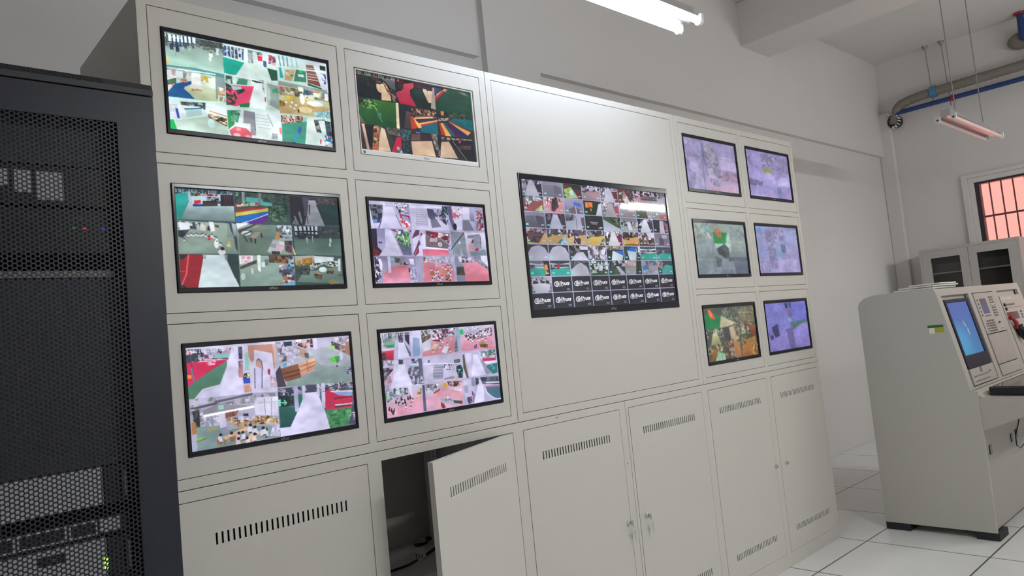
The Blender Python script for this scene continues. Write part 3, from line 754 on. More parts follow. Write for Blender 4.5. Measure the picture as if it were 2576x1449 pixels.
PROG['A2'] = """
P405058 -17 -52 1125 -186 1078 1142 -46 1102
N2030403848583040501 0 0 326 -3 325 29 -2 62
G28a8a0209088 0 66 70 39 77 117 27 316 4 322
Gb8d0d86a8080 78 125 326 150 328 320 27 316
Pa8bcc8 70 31 87 30 96 178 79 180
Pb8ccd8 88 77 325 29 323 102 95 139
Nb03838784040d8d8d02 125 49 236 46 235 66 125 69
N30383870785888a0302 106 36 125 42 124 77 105 75
Pc02830 104 122 141 111 140 147 103 158
P183888 97 158 150 154 150 177 96 182
P3a3434 151 122 234 110 233 166 150 177
L2a28284 151 132 234 118
N283038a0a8b81 174 76 244 77 243 114 173 116
P282434 253 48 325 33 326 158 250 165
N4030383828301 271 51 316 46 313 152 273 155
G304048405458 337 4 674 6 664 323 330 328
N3038404050483a50504058483 335 4 674 6 665 138 535 116 333 142
P50a8a8 402 54 494 61 503 94 555 106 563 147 497 136 396 104
P889898 376 -1 394 -2 392 153 376 154
P707c80 478 -3 496 3 488 128 474 129
Na04040c8c0b0488840c8a0404 336 137 474 105 473 138 335 166
P485048 333 170 502 135 532 149 334 194
Pa83038 333 197 530 148 532 162 332 223
Pc8c060 332 227 532 162 531 195 332 267
P2068c0 332 275 530 197 531 228 408 315 335 323
Pd8e0e8 404 311 531 220 532 228 389 332 362 330
P5a3088 389 328 532 228 533 282 491 326 430 338
N2840383858484868586078603048402038302 532 141 621 116 638 207 645 308 530 298
N283c38384c402 624 41 667 53 662 222 633 225
P33383e 671 11 1005 13 1000 320 666 332
G262a32302c36 671 11 757 19 768 232 742 335 673 331
P606870 674 323 695 271 703 329
P687078 691 237 701 228 723 328 705 329
P707880 722 193 733 175 746 284 738 323
P484a56 757 19 803 23 776 231 763 232
Ga0a4b0888c98 797 50 842 45 895 335 760 334 781 214
P302c36 795 101 805 100 799 212 794 213
L5048503 781 231 783 316
N4a4448645c60585050403c40504a504 843 20 1005 22 1002 83 851 88
G2a4040283a3c 846 97 1002 83 1000 320 895 326
G8098906a7c74 4 325 334 348 333 654 4 658
G98a8a07a9084 8 333 281 339 277 475 330 513 330 654 4 658
Nc8d0e0e8ecf03848507888901 6 329 149 347 130 419 71 407 16 449
Pe4e8f0 12 348 73 344 75 407 18 441
Nb8c0c8404850d0d8d8585060e8e8e04 72 360 131 380 126 419 71 407
Pd8d0c8 132 356 157 370 156 426 126 419
P484858 210 355 232 366 231 390 209 383
Pd8e0e0 176 330 202 332 208 423 186 432
H2a2a485 173 401
N4850602830384 8 426 71 415 31 502 7 488
Hd8dce04 59 478 74 469 88 476 104 468 116 475 131 474 142 466 155 481
Hc8ccd04 37 525 202 495
He02c405 173 496
Ee8e8ee 211 558 13 44
Hd8dce05 233 565 214 510 189 479
Ee4e4ea 239 640 22 28
E241c28 243 604 11 18
P40484c 290 338 330 352 331 634 318 594 313 474 297 410
Gb0b8c8808894 305 337 330 348 331 473 313 466
Pd8c070 268 556 291 555 287 587 270 580
Lc8b0604 282 527 290 579
Ga0b0b0809888 334 344 673 340 668 659 335 662
Pe8ecf0 332 336 412 331 338 392
P484a44 337 408 444 337 463 336 345 448
G6c847c607468 340 456 463 340 586 345 557 512 506 630 538 662 339 662
Ed4dcdc 386 438 28 24
L3038403 368 455 424 412
L3038403 370 463 391 527
Pa09080 406 478 442 423 479 425 438 493
L3034304 410 486 416 534
L3034304 438 493 438 546
L3034304 476 433 480 483
P989078 432 362 467 352 471 368 434 387
P8c8068 485 367 518 361 527 381 489 388
N5a646868747ab0b8c0d0d8e04850582 571 346 668 348 668 491 569 412
Pb08050 569 412 593 411 591 494 569 495
N305880a0a8b83a485088909c3 593 411 655 433 654 492 591 478
Pb0b0b8 548 496 619 527 591 644 506 630
P8890a0 532 538 570 553 554 595 522 571
Pd0a0b0 579 553 615 564 606 610 568 599
Pd0d0d8 585 511 619 527 613 560 582 545
N3a30405a4a507848582830382 619 510 668 508 663 651 620 627
N382c2850403c1 534 621 587 628 581 661 533 658
G384448304040 671 340 999 338 996 669 670 659
G4a6058607874 679 474 1000 477 996 669 683 659
Pb8c0c8 688 347 843 338 840 441 694 440
L1e28385 712 346 719 455
L1e28385 742 344 746 463
L1e28385 770 342 771 461
L1e28385 795 341 796 452
L1e28385 820 339 819 442
L1e28384 691 406 841 398
N303440404450282c382 700 414 850 432 849 475 708 490
Ga0b0b0506864 758 470 773 470 775 555 763 555
Ga0b0b0506864 801 451 809 451 808 545 801 545
N30383a3c444a4a50542 853 355 998 355 995 443 855 440
Eb0c0bc 926 498 7 30
Ea8b8b0 920 546 7 24
Pd8c080 667 558 687 663 673 659
P8c1828 2 665 137 666 94 1002 0 988
P1e2428 2 665 56 668 17 719 3 704
P1e2428 1 950 32 981 35 1001 0 1000
Ld050584 54 668 37 858 9 966
Pc0505a 2 827 35 831 35 835 2 835
Gc0d0d8c8d8dc 137 666 254 668 325 999 94 1000
P909ca4 130 663 148 662 149 709 134 710
P243c3c 268 664 330 666 330 979 301 899 262 715
P788890 254 664 270 663 266 719 253 716
G98aca87c988c 334 670 672 676 667 998 332 999
Pe0e4f0 336 674 416 672 415 729 336 763
Nc88090e0b0b8d8e0f02 348 682 407 681 401 738 346 746
P484440 336 787 438 717 437 753 337 819
Pe8eef0 442 668 463 667 457 851 442 827
Ec0d0cc 351 891 13 36
Ec0d0cc 407 835 8 36
Pd8e4e4 465 741 488 741 487 794 464 794
P687880 487 712 510 712 506 777 487 778
N504838886040302c2c7060483 512 671 638 676 631 760 512 745
Nb08868d8b8a85038306880b0c8d0e840506840304060a0d05 572 777 631 760 673 818 662 994 571 984 597 901 569 876
P3890c8 625 785 654 793 653 818 627 814
Pd0d8e0 617 876 646 885 643 902 617 897
N90a8c0c0d0e03848582 638 676 663 676 668 818 636 760
Pe89858 582 926 611 943 591 967
G405850344844 672 676 1005 695 1000 1000 672 994
G708880587068 726 852 983 791 998 991 678 960
Pb0a8a0 675 676 802 669 799 741 679 776
N987840b08840c090487850302 685 726 715 725 713 784 686 785
Nb08838c0984880582c1 723 708 791 690 794 758 723 784
Pc8d4d8 802 673 940 688 933 731 804 758
Nc0c8c8404848909898303438e0e4e42 769 759 975 722 973 791 910 800 865 766 776 835
N3030304850482828302 683 818 772 809 765 886 725 885 686 860
Ed0e0e0 858 826 28 30
P8c8070 793 860 826 848 851 878 815 894
N6050403830281 795 869 851 886 844 937 799 920
P7a7060 881 818 932 826 929 843 883 843
N6050403830281 883 843 932 843 925 882 884 873
Pc0c8cc 968 705 986 704 979 848 963 843
P887858 884 955 916 930 966 982 903 994
P705a44 959 878 991 883 990 904 964 900
Ta8ccd8 4 10 58 192.168.1.102 / TV 2
"""
PROG['B2'] = """
Pb0acd0 -39 -62 1186 -213 1110 1151 -95 1104
Gb8b4d8c8c4e8 0 0 330 -1 322 319 2 333
N302c4870708048606090a0a83 10 50 113 39 107 159 86 264 20 261 17 128
N384058606880302c403 46 148 107 151 92 263 45 267
P7088c0 20 222 63 226 55 274 25 276
Ld8d8e84 6 89 30 331
P5c6070 63 329 93 223 103 238 78 332
Gdcd8f0c4c0e8 129 69 195 62 246 320 73 332 111 182
Pd8d4ee 119 22 132 21 128 141 114 166
N40385ca8a0c8e8e4f8584c683 232 66 327 73 323 147 239 139
Nd0c8e8a0a0c0e0dcf03030482 203 13 329 16 327 65 231 91
Pb02040 244 146 325 163 322 319 263 315
P98a8e0 254 162 313 181 321 237 282 257
N983048c84058e0d0e8f0ecf83 237 187 268 209 326 245 323 311 263 319
L5048602 212 157 255 316
Gc0bce0d0cce8 330 7 618 -7 666 330 338 334
Pe0dcf4 328 40 613 23 612 41 327 61
Gc8c4e0b8b4d4 383 55 479 50 480 292 374 283
L9894b02 381 84 477 82
L9894b02 380 113 477 111
L9894b02 378 142 477 140
L9894b02 377 171 477 169
L9894b02 375 200 477 199
L9894b02 374 229 478 229
L9894b02 372 258 478 260
G484a645e5e7a 478 58 532 65 551 144 530 221 497 190 482 150
Nd0cce8585870383850a8a4c83 533 53 614 62 661 194 639 264 551 152
P203c44 613 19 658 15 664 134 616 78
L80b0b02 628 26 654 100
P7a7894 502 207 550 177 591 284 508 307
Le8e8f83 486 191 486 291
G505274686888 658 15 701 6 732 326 696 328 673 193
Nc8c4e0d0c0d8a05870e0dcf04 700 15 801 9 790 166 703 190
Pd86078 699 96 726 94 722 167 704 169
Pd0cce8 709 190 790 162 779 315 727 318
E241c30 717 275 17 43
Ge0dcf4b8b4d4 804 13 867 11 854 178 795 183
P787890 795 187 851 179 894 320 788 323
Gb0acd06a6a88 873 15 910 24 907 201 863 186
P9c98b4 917 15 1001 6 995 327 907 315
N503c50907888c8c4d8a050602 934 48 991 69 990 319 920 314
G2c2c403a2c3c 2 341 52 337 47 558 99 636 47 665 3 666 8 513
P702838 8 560 54 605 47 665 5 666
G807ca0b8b4e0 50 337 114 333 106 548 47 542
Gd0ccecd8d4f4 114 341 166 346 230 657 194 617 108 556
P4c4860 57 491 85 497 85 513 59 514
Gc8c4e8c8c4e0 103 556 197 569 230 661 52 665
Nd8d4e8584860b84838383850a8a0c03 145 339 327 339 324 401 185 368
N30484060806858a05880c070d8d4e8484c703 218 358 304 361 316 548 311 659 246 656 193 432
P68b850 285 419 296 419 304 581 292 598
G50587068688a 211 504 316 557 316 659 246 656
Gc0bce0d0ccec 330 339 438 336 405 661 333 662
P604058 366 337 399 339 390 397 327 450 347 383
P604058 403 372 419 379 417 429 403 429
P684050 388 455 396 512 377 546 333 662 332 630
P8c3050 377 546 379 620 344 666 338 662
Ge4e0f8c8c4e8 406 413 442 378 438 577 403 595
P8c8088 449 344 664 365 647 570 439 552
P6e6470 449 410 570 455 644 519 641 571 439 552
N403048882c3cd0c8d8584858b03048882028e8e0f03 455 344 651 382 651 502 572 421 547 447 469 409 453 394
Pc8a8b0 482 434 548 439 543 485 477 480
Pa81830 529 356 557 371 552 422 526 415
Ee4e0f0 566 514 18 28
P504058 563 497 571 497 568 531 562 531
Le8dcf05 439 556 641 579
Gd06078d88098 409 578 646 587 667 655 411 661
Nc0b8e0b0c0d88890b8a0c0d83 637 528 665 450 661 655 637 647
G78808c8890a0 668 339 805 348 813 656 673 655
L3a40584 792 357 659 579
Pc8ccd8 729 507 749 463 754 498
Pb8bcd0 751 550 760 619 776 657 745 658
Gd8d4eca8a4c0 799 348 1009 344 995 657 807 661
Pcc9cb0 834 494 879 475 881 572 814 643
P807c94 821 390 943 366 946 419 826 425
P9094a8 884 387 942 384 947 525 925 570 882 545
L4a485c3 948 392 945 561
Pa03c50 881 563 926 552 917 597 892 598
G8890a86a7e8c 835 608 983 568 995 648 838 660
N4a485c3838484840502 869 440 882 431 879 484 854 485
G8880a0b0a8c8 6 669 343 670 343 998 5 999
Gc06878e09cb8 138 802 251 778 319 818 327 990 61 992 77 874
Pd0ccec 116 671 139 671 137 866 114 874
N504c5478787c9c98a03 170 682 239 689 230 770 175 794
P80b8c8 137 687 169 686 167 726 136 726
Ee0dcf4 54 771 18 75
N302c40686480d8d4ec4838482 15 677 40 684 60 913 21 983 7 952
Pd8d4f0 287 700 328 695 327 777 295 761
P50445c 276 818 303 810 298 867 276 867
Nc8c4e4a8a8cc8888a82 292 818 337 793 344 990 316 998 284 989
N302838584050282838b0a8c02 236 741 285 745 278 777 240 778
G9894b4b0a8c8 343 670 672 664 667 997 349 999
Gd07888dc8898 407 727 608 758 670 818 667 997 399 996
Pe0a0b8 509 742 607 767 575 809 518 801
Nc8c4e0a098b8d8d4f0b0a8c02 433 669 672 672 666 775 608 758 538 751 412 743
Pc8b0c8 503 684 529 683 523 809 506 809
P8c5048 410 677 430 677 424 727 410 727
Hd8d4ec5 469 843 489 851 508 868 526 860 575 809 595 826 617 801 641 801 651 835
Hd8d4ec6 488 927 506 910 527 952 557 936 619 877 636 903 474 968 538 969
Pa06848 457 855 492 847 492 901 458 905
Ec08c50 579 860 21 25
N4030404a3448d8c8d8a060482 594 902 641 920 631 988 585 970
G888ca88088a0 684 663 998 657 1000 1003 691 998
Gd888a0d07888 734 757 885 730 994 844 999 1000 770 995 763 792
Nc8c0d8504858e0dcf4a090a82 720 667 875 668 865 747 783 757 717 732
Pd8d8f0 933 658 998 657 997 800 936 720
N504c5ca8a8b84848502 917 720 990 800 988 831 912 747
N4844485450503c403c3 695 809 762 796 769 913 695 912
Te0dcf4 4 8 62 192.168.1.102 TV 5
"""
PROG['A3'] = """
Pc0bce4 -15 -173 1145 -50 1076 1458 -60 1093
Gc8c4e0d8d4f8 0 0 509 -1 505 524 1 493
N4c5068c8c0d8d890b0303848e0b0c8a0a0c04 2 17 249 34 235 148 131 132 82 142 2 146
N303848504858383c50c8a0b84 1 26 72 44 55 233 -1 223
P88b8b8 153 82 247 87 238 130 153 126
Gd02050d83868 2 146 82 150 230 147 204 178 127 245 3 378
Ne890b0f0a8c0d83868e8a0c84 93 117 165 137 158 189 114 190
L5048603 26 47 41 351
L8070905 28 202 43 369
Pf09838 -1 257 30 271 24 300 1 296
G5888784c7c64 3 378 127 245 224 159 222 208 176 386 82 411 31 500 1 493
Pc8c8e0 31 500 87 421 176 390 175 412 100 441 55 505
Gd8d4f0e0dcff 245 87 273 82 283 218 298 364 307 519 167 498 191 380
Pd0ccf0 270 28 290 30 290 156 268 153
N403c5870688858506050445c3 290 30 316 34 311 159 290 156
N98788c806078c0a0b0a880902 287 174 316 169 311 286 286 281
Pc08890 282 254 312 259 309 339 283 339
Gd4d0ecccc8e8 316 25 514 14 502 523 304 474
P98ccc4 326 107 348 88 345 278 322 274
Pc08c80 347 24 502 31 510 255 492 299 482 121 382 75 378 179 362 199 348 138
Pd8d4f4 382 75 488 124 492 299 511 367 495 485 420 461 419 222 378 183
Pd8b0a0 494 30 508 31 519 238 500 291
Ec09890 405 229 19 64
Pcac6ea 381 234 424 287 415 469 370 460
L786c883 378 261 372 469
L786c883 422 278 413 478
L7860743 391 190 405 169 422 204 426 287
Pb03048 453 297 462 280 470 295 467 350 455 338
P3850b8 305 343 348 347 348 410 309 407
N302838e8e080c8c0d84850801 311 299 344 305 348 356 306 352
Pd89c88 311 417 343 418 355 493 311 497
Nd0a8bcc8c0e0e0d0e82 468 350 505 366 501 486 463 469
Gb8b4d0b0b8c4 509 -1 1000 0 1009 517 506 487
G98a4a87c9290 665 185 992 184 1006 517 895 525 561 489 569 434 751 353 687 217
Ga8acbca0a8b4 726 117 846 114 1002 236 997 355 789 301
P98908c 542 148 599 128 580 173 546 186
N5c5460a098b0d0cce8706870d8d4f04 514 14 564 11 587 136 659 184 584 220 533 231
P243848 564 20 615 17 616 64 567 67
Ne0dcf4c8c4e4d8d0e8b0a8c03 567 77 664 80 658 203 607 205
Nd0ccecb8b4d42 575 162 615 140 616 263 576 266
N48384cc8a098e0c0a8d8d4f0b090982 625 37 748 5 750 101 692 103 636 58
Pe8f0d0 641 1 673 0 677 29 643 30
Pc09880 663 99 703 114 717 203 687 208 663 166
P585468 690 151 718 160 716 217 690 199
Gd8d4ecc0bcdc 754 1 778 -1 779 125 755 126
N88787c504450a890888c80784 873 49 994 134 996 225 876 118
Nb0a8b8d8d4e8908898e0dcf43 893 2 1000 5 994 125 903 63
Pa07868 971 72 1003 86 999 235 969 201
Pa0d080 846 114 895 101 894 141 857 140
P5cc050 846 247 878 222 921 214 912 282 869 285
Ecac4e4 933 225 16 44
P3c8c50 890 229 927 224 918 283 899 299
E302838 901 331 6 10
E404450 825 349 2 4
E404450 869 419 2 4
G88584878503c 530 296 644 263 659 394 655 412 558 436
L5c38284 545 354 653 326
L5c38284 548 397 654 369
Gd8a890c88c70 645 258 757 214 755 334 662 394
Lb078604 703 239 704 354
L9c6c543 654 298 755 257
L9c6c543 655 346 754 295
P58a8d0 546 252 572 237 570 279 553 290
P484050 501 328 532 259 535 306 561 489 506 487
Gb0acc8a8a8c0 1 497 355 511 507 524 499 995 485 1001 32 1003 -1 997 2 600
Nd8d4ecc4c0dc88889898a0a8b8b4d05 8 499 161 506 169 578 354 538 504 533 503 570 351 610 9 585
L5c58686 9 593 154 566
L6460746 140 554 354 520
Gdcd8f0d0cce8 379 562 505 575 500 778 362 730 361 621
L9094ac2 421 580 422 745
L9094ac2 464 580 457 763
Lb0b4c42 382 617 500 630
Nc8c4d8808098a0a4b89894b83 9 593 75 600 164 691 161 778 64 779 6 687
P8c8a9c 77 618 154 575 365 641 359 657 82 671 73 656
Lfcfcff6 75 674 360 648
P98c8b8 158 585 188 591 186 635 157 628
N282c304050404848502 18 613 56 604 55 768 39 807 23 717
Pd0a068 487 -120 487 -120 487 -120
Pb07850 11 723 33 719 36 832 10 834
G8098947c9498 36 772 161 787 208 844 342 834 496 883 497 995 325 992 32 1003
Gd4d0ecc8c4e0 158 672 190 675 203 860 167 885 160 813
P9894b8 160 813 200 806 202 869 167 885
Pa89868 92 804 145 801 145 818 96 827
P58d040 29 886 61 869 64 896 35 905
P887450 26 902 84 884 83 901 30 912
Nc09868d8b880886048b09058403834c8c4e02 198 726 345 745 446 760 499 810 497 856 342 825 249 837 221 767 201 771
P2c303c 293 705 323 708 322 752 294 745
N8060508c5044a868602 271 664 195 672 193 725 254 713
Nc8c0e0d8d4f0a098b42 264 716 330 741 323 775 262 760
Pe0b898 169 903 300 837 325 866 185 934
P907050 175 932 185 930 183 987 173 984
Pe0b898 329 912 382 899 386 927 315 980 274 986
Hd8d4ec10 156 917 286 927 325 866 355 892 397 921 417 936 408 915
He0c8c810 216 916 256 928 347 962 310 988 254 981
Pa07048 136 912 146 919 168 982 139 970
Pa06c48 206 914 236 913 236 967 207 958
Nd8d4ecc8c4e4b8b4d02 464 857 502 866 500 986 438 969
G5868785c7888 506 496 781 503 1002 526 1003 1001 499 995
N484c60304058283038908ca8c8c4dc3 508 506 780 513 777 589 660 584 505 589
Nc8c4dc404858583c50a8a4bc5070802 781 503 999 525 998 615 777 589
G2c6460204848 509 683 603 714 612 782 567 911 506 904
P1c2c34 508 571 569 584 570 697 509 692
L78d8b83 522 648 555 656
L78d8b83 539 624 555 656 540 676
P78d8b8 505 617 519 610 518 685 504 681
N3848403058502834382 568 593 602 596 598 694 570 697
P287868 625 596 659 594 643 723 626 719
Gd8d4f4dcd8fc 677 578 753 585 793 786 826 999 502 996 503 904 567 911 624 747
P484860 687 494 751 507 748 579 683 580
Ga8a4c8c0bce4 603 497 629 502 629 767 604 761
Gb8b4d4c8c4e4 658 498 678 502 672 634 655 635
Gb8b4d4c8c4e4 754 498 772 501 769 636 754 633
Gc8c4e4c8c4e4 784 499 808 499 802 769 778 769
Gc02048c83860 771 588 862 587 995 694 977 800 798 793 807 596
P90a0d0 837 592 985 622 992 684 896 653
Pd8c8d8 837 592 992 614 994 634 849 609
L6c2c3c4 858 684 989 683
Ld8c8d04 867 755 985 762
L6c2c3c4 860 773 978 780
G3c84584c9060 798 797 977 800 982 980 820 997
N3c84584c906030704464a0705 798 807 977 810 982 971 820 997
P484860 988 773 1004 776 1003 996 950 982
Nd8d4ecc8c8d84848602 968 858 1000 860 999 945 965 936
Nd0cce8a8a4c0504c702 965 360 996 365 996 445 962 439
Te8e8f8 8 26 52 192.168.1.102 / TV 3
"""
PROG['B3'] = """
Pb0acd0 -18 -182 1246 -45 1120 1436 -89 1092
Gb0b0c8c0bce0 0 0 327 -2 327 331 97 327 -1 327
N9898b0788898c8c4dcb0c8b8585c703 5 5 139 14 122 101 25 175 7 172
P80a890 40 115 122 110 111 188 47 187
P40907c 43 151 111 148 105 187 47 183
Gd84060b02848 10 220 104 214 94 335 28 315
N403c44584c50305040a838582 6 242 33 237 44 331 5 324
Pe0c8dc 1 188 111 188 104 214 5 215
Ld0cce83 13 24 24 192
Gdcd8f4d8d4fc 145 122 181 118 232 324 130 328
Pb8b4d8 123 83 141 95 127 324 97 327
N50406888789cb8b4d04848602 145 15 187 20 180 136 144 131
P706c88 186 128 238 271 232 315 223 313
N302c4048405838344c2 200 13 236 18 229 179 199 112
Gd0ccecc0c0e4 242 10 329 7 324 331 235 324
P88a0c8 262 85 317 102 309 319 248 318
Gb8b4d0c89cb0 330 -2 636 3 661 321 327 331
Gd090a0c08090 417 125 617 77 614 304 333 332 322 312 405 197
Gb8b4c8c8c8dc 332 159 410 133 405 252 331 268
Nd0d8e8b0b0c84c4c506060482 338 13 412 4 386 102 331 122
N4c484450403c7060502 336 95 414 60 411 106 334 168
Nb0a4b8302c44485068c8a0b0d8d4e89030405848683 424 5 628 12 622 97 514 120 497 174 422 144
Pd0b8a0 403 234 438 188 479 199 433 266
Pdcd8e8 492 299 520 224 562 235 533 324
Pb8b0c8 571 118 606 133 597 169 568 156
Hd8d0e85 434 53 452 74 469 114 496 99 508 157 483 237 510 176
H9038604 525 56 538 67 552 50
He0c8d85 425 283 568 297 551 210
N706c80a8a4bc8078882 626 145 647 129 648 310 607 313
G90b0d0a0b8d8 636 -6 663 -3 661 321 640 318
Gd0cce8c890a8 670 -2 1012 4 994 326 665 313
Gd8a0b4c88098 698 184 974 114 966 312 668 313
P30b868 667 41 699 30 704 98 669 103
Nd8d4f0d0cce8c0bce02 713 22 855 6 852 98 716 119
N403c50c8c0d8d8a0b0584858e0d8ec8838482 710 109 862 61 981 26 972 144 782 177 725 188
Hd8d4ec5 761 174 780 196 743 142 837 194 874 180 908 204 817 84 840 68 859 99 917 97 939 90
H4858a85 810 268 796 276
Pa88068 835 223 872 204 905 243 847 254
N5844388060402 841 244 926 256 915 304 845 283
P88b0d0 877 102 895 99 891 153 876 151
G686c807c8098 902 -83 902 -83 902 -83
Gc0bce0d0ccec 1 328 289 343 299 669 2 665
N504c64807c98c8c4dcd8d4ec3 1 332 91 335 87 396 1 389
N584058888098c04868b09cb0383c504 2 415 86 413 84 448 8 563 1 587
Nc890a8a098b4d8a0b8b0a8c83 2 570 82 482 79 534 49 658 8 658
P58705c 0 509 47 493 26 549 1 544
Gdcd8f4d8d4fc 129 386 182 395 188 503 227 653 54 668 94 485
P404454 132 333 168 340 164 392 132 391
Pd0ccec 100 336 126 341 118 472 94 485
Nc0c4dc585c70a8a8c0404858706c883 211 419 295 443 288 648 227 653 199 505
Nc8c8e0383c502 234 342 301 349 292 397 237 396
P78a8c0 211 419 253 422 252 448 209 441
G585c70686c88 295 348 320 348 322 656 281 656
N504c64c8c8dc2 294 560 318 565 319 646 292 640
Gb8b4d0c0bcdc 333 332 667 332 663 662 331 658
Pd8d4f0 328 413 658 454 663 469 327 426
Ga4a4bc9496b0 415 438 498 448 486 626 397 617
L7c7e943 416 475 496 485
L7c7e943 410 510 493 521
L7c7e943 404 546 491 558
L7c7e943 402 582 488 594
P24303c 597 410 647 412 646 452 594 450
Lc8d0dc2 602 430 642 432
Nd8d4f0484c78a8a8c8c8c4e42 498 453 616 465 611 539 497 518
P1c4048 611 492 649 480 668 541 657 652 624 645 607 548
N88c0c02048502040483 618 531 658 539 654 642 618 634
Pd0a890 578 626 600 603 617 644 602 659
P88849c 499 620 579 608 583 646 491 646
N5c58707870882 368 375 387 378 385 414 366 411
Gb8b4d4c0bce0 670 332 994 326 995 681 664 653
P605448 675 362 692 355 696 489 714 663 694 659 673 523
Gd0cceccac6e8 700 347 755 346 749 613 720 627
Gdcd8f8d8d4fc 774 369 809 375 881 649 739 649
G88889c9c9cb4 833 437 885 504 946 652 881 649
Nc8c8dc8088a0a8a8c05880783 827 329 986 335 985 443 854 440
Pb83058 854 435 985 443 982 477 858 475
Pd8d4f0 865 481 996 484 994 514 885 509
P30747c 898 526 994 514 991 641 946 652 888 553
L60c0b83 933 532 966 578 943 593
Gc8c4dcd89cb4 3 657 300 660 303 991 3 991
Nb8c8d0909cb0484858c8d0e03 14 659 189 672 184 750 71 776 10 830
P58a868 0 708 17 703 19 772 1 777
Pd8d4f0 190 663 213 668 224 794 206 790
Gd8a0acd898b8 205 799 291 792 300 937 291 988 116 986 68 913 178 845
Nc0a088a87c58d8c8b82 279 691 297 695 293 766 252 827 248 800
H3828485 181 802 199 797 128 798 85 823 107 845 137 844 155 831 159 867
Hd8c0d85 113 855 153 874 157 901 200 877 215 836 138 827 98 808 195 919
H3820345 29 895 45 916 65 921 55 944
Ed8b0c0 78 942 10 42
G444c645c6480 305 670 324 674 322 987 297 989 300 848
Gc8b4ccd8a4c0 328 657 648 678 652 997 322 987
Gd89caedca8c4 398 790 471 742 644 827 644 920 652 997 322 987 332 837
Nd8d4e8c8c4dc6060708088a0a0a8b83 330 666 450 683 440 735 336 776
Pc0bcd8 343 759 381 750 390 806 364 827 340 804
P985050 392 779 452 738 450 765 397 799
Pe0a830 479 680 502 676 510 705 525 717 511 742 491 738
N685048d8a0a8a8706040405090505838303c3 516 669 648 687 644 743 563 744 525 717
Pe0d0e0 569 755 641 780 632 815 579 794
Ga09ca8c0b8cc 441 863 501 882 587 962 572 986 460 913
Pd0cce0 488 883 511 834 527 883 518 909
P783830 447 910 471 934 487 984 461 995 447 964
N40605050585838403848685c3 551 908 636 937 633 974 562 947
N7890b0a0b0c83848602 488 874 546 888 544 924 486 901
Gb8b4d0b0acd0 652 670 994 691 1000 1000 653 988
Gc8c4e0b8b4d8 665 682 765 683 742 991 667 982
E9c98bc 680 798 20 55
E9094c0 748 718 15 61
Gdcd8f8d8d4fc 805 711 840 708 840 986 742 991
N50587838303c4840583 772 675 800 681 802 748 772 770
N6068805868784850583a485c706c885 815 674 994 691 1000 800 836 765
Pd8d4ec 866 743 996 760 998 780 868 762
Pc06888 862 795 992 813 997 834 861 809
G487488406880 861 809 998 829 1001 976 963 986 909 935 871 869
Ld8d4ec3 853 817 876 899 935 970 999 995
Gb09cc0a890b0 730 875 758 862 742 981 714 984
N682c485048805c4c60a8788c2 686 902 727 903 721 986 687 987
L9858684 753 880 729 978
H4048785 688 931 737 867
Te4e0f4 3 8 60 192.168.1.102 / TV 6
"""
# ------------------------------------------------------------------ room shell
WY, EX, CZ = 1.05, 8.35, 3.96      # back wall face, end wall face, ceiling height
X0, YF = -4.2, -4.4
struct(MB().box(X0 - .2, EX + .4, YF - .2, WY + .3, -.15, 0).build('floor', M_FLOOR))
struct(MB().box(X0 - .2, EX + .4, YF - .2, WY + .3, CZ, CZ + .15).build('ceiling', M_CEIL))
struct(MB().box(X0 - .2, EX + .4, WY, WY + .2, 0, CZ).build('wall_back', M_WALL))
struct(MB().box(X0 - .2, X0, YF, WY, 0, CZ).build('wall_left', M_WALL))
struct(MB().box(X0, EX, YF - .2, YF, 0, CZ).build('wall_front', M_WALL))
WIN = (-1.62, .218, .95, 2.444)     # window opening in the end wall: y0,y1,z0,z1
T = lambda x, y, z: (EX + (y), x, z)
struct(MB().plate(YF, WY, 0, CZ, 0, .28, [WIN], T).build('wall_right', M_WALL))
# shadow strips shaped as plaster relief: boxes above 2.91 m and the upright between
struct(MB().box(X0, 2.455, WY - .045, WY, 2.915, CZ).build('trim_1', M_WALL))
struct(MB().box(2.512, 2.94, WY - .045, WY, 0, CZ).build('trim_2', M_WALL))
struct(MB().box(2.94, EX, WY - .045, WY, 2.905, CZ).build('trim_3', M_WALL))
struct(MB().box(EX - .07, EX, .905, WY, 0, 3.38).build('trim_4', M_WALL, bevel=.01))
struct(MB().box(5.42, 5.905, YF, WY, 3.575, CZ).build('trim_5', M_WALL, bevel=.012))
# stepped plaster surround and window frames
for n, (a, b, c, d) in enumerate((WIN,)):
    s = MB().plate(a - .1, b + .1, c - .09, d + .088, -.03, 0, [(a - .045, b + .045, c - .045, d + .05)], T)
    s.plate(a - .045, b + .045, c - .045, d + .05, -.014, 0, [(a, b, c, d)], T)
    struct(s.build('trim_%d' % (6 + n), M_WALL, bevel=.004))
    w = MB().plate(a, b, c, d, .03, .10, [(a + .042, (a + b) / 2 - .02, c + .042, d - .018), ((a + b) / 2 + .02, b - .042, c + .042, d - .018)], T)
    w = struct(w.build('window_%d' % (n + 1), M_FRAMEW, bevel=.003))
    w['origin'] = (0, 0, 0)
    MB().box(EX + .062, EX + .067, a + .03, b - .03, c + .03, d - .01).build('pane', M_GLASS, w)
    g = MB()
    k = b - .092
    while k > a + .03: g.tube([(EX + .2, k, c - .002), (EX + .2, k, d + .002)], .0075, 8, False); k -= .1027
    for zz in (c + .25, 1.60, 2.098): g.box(EX + .192, EX + .208, a - .002, b + .002, zz - .010, zz + .010)
    g.build('grille', M_BAR, w)

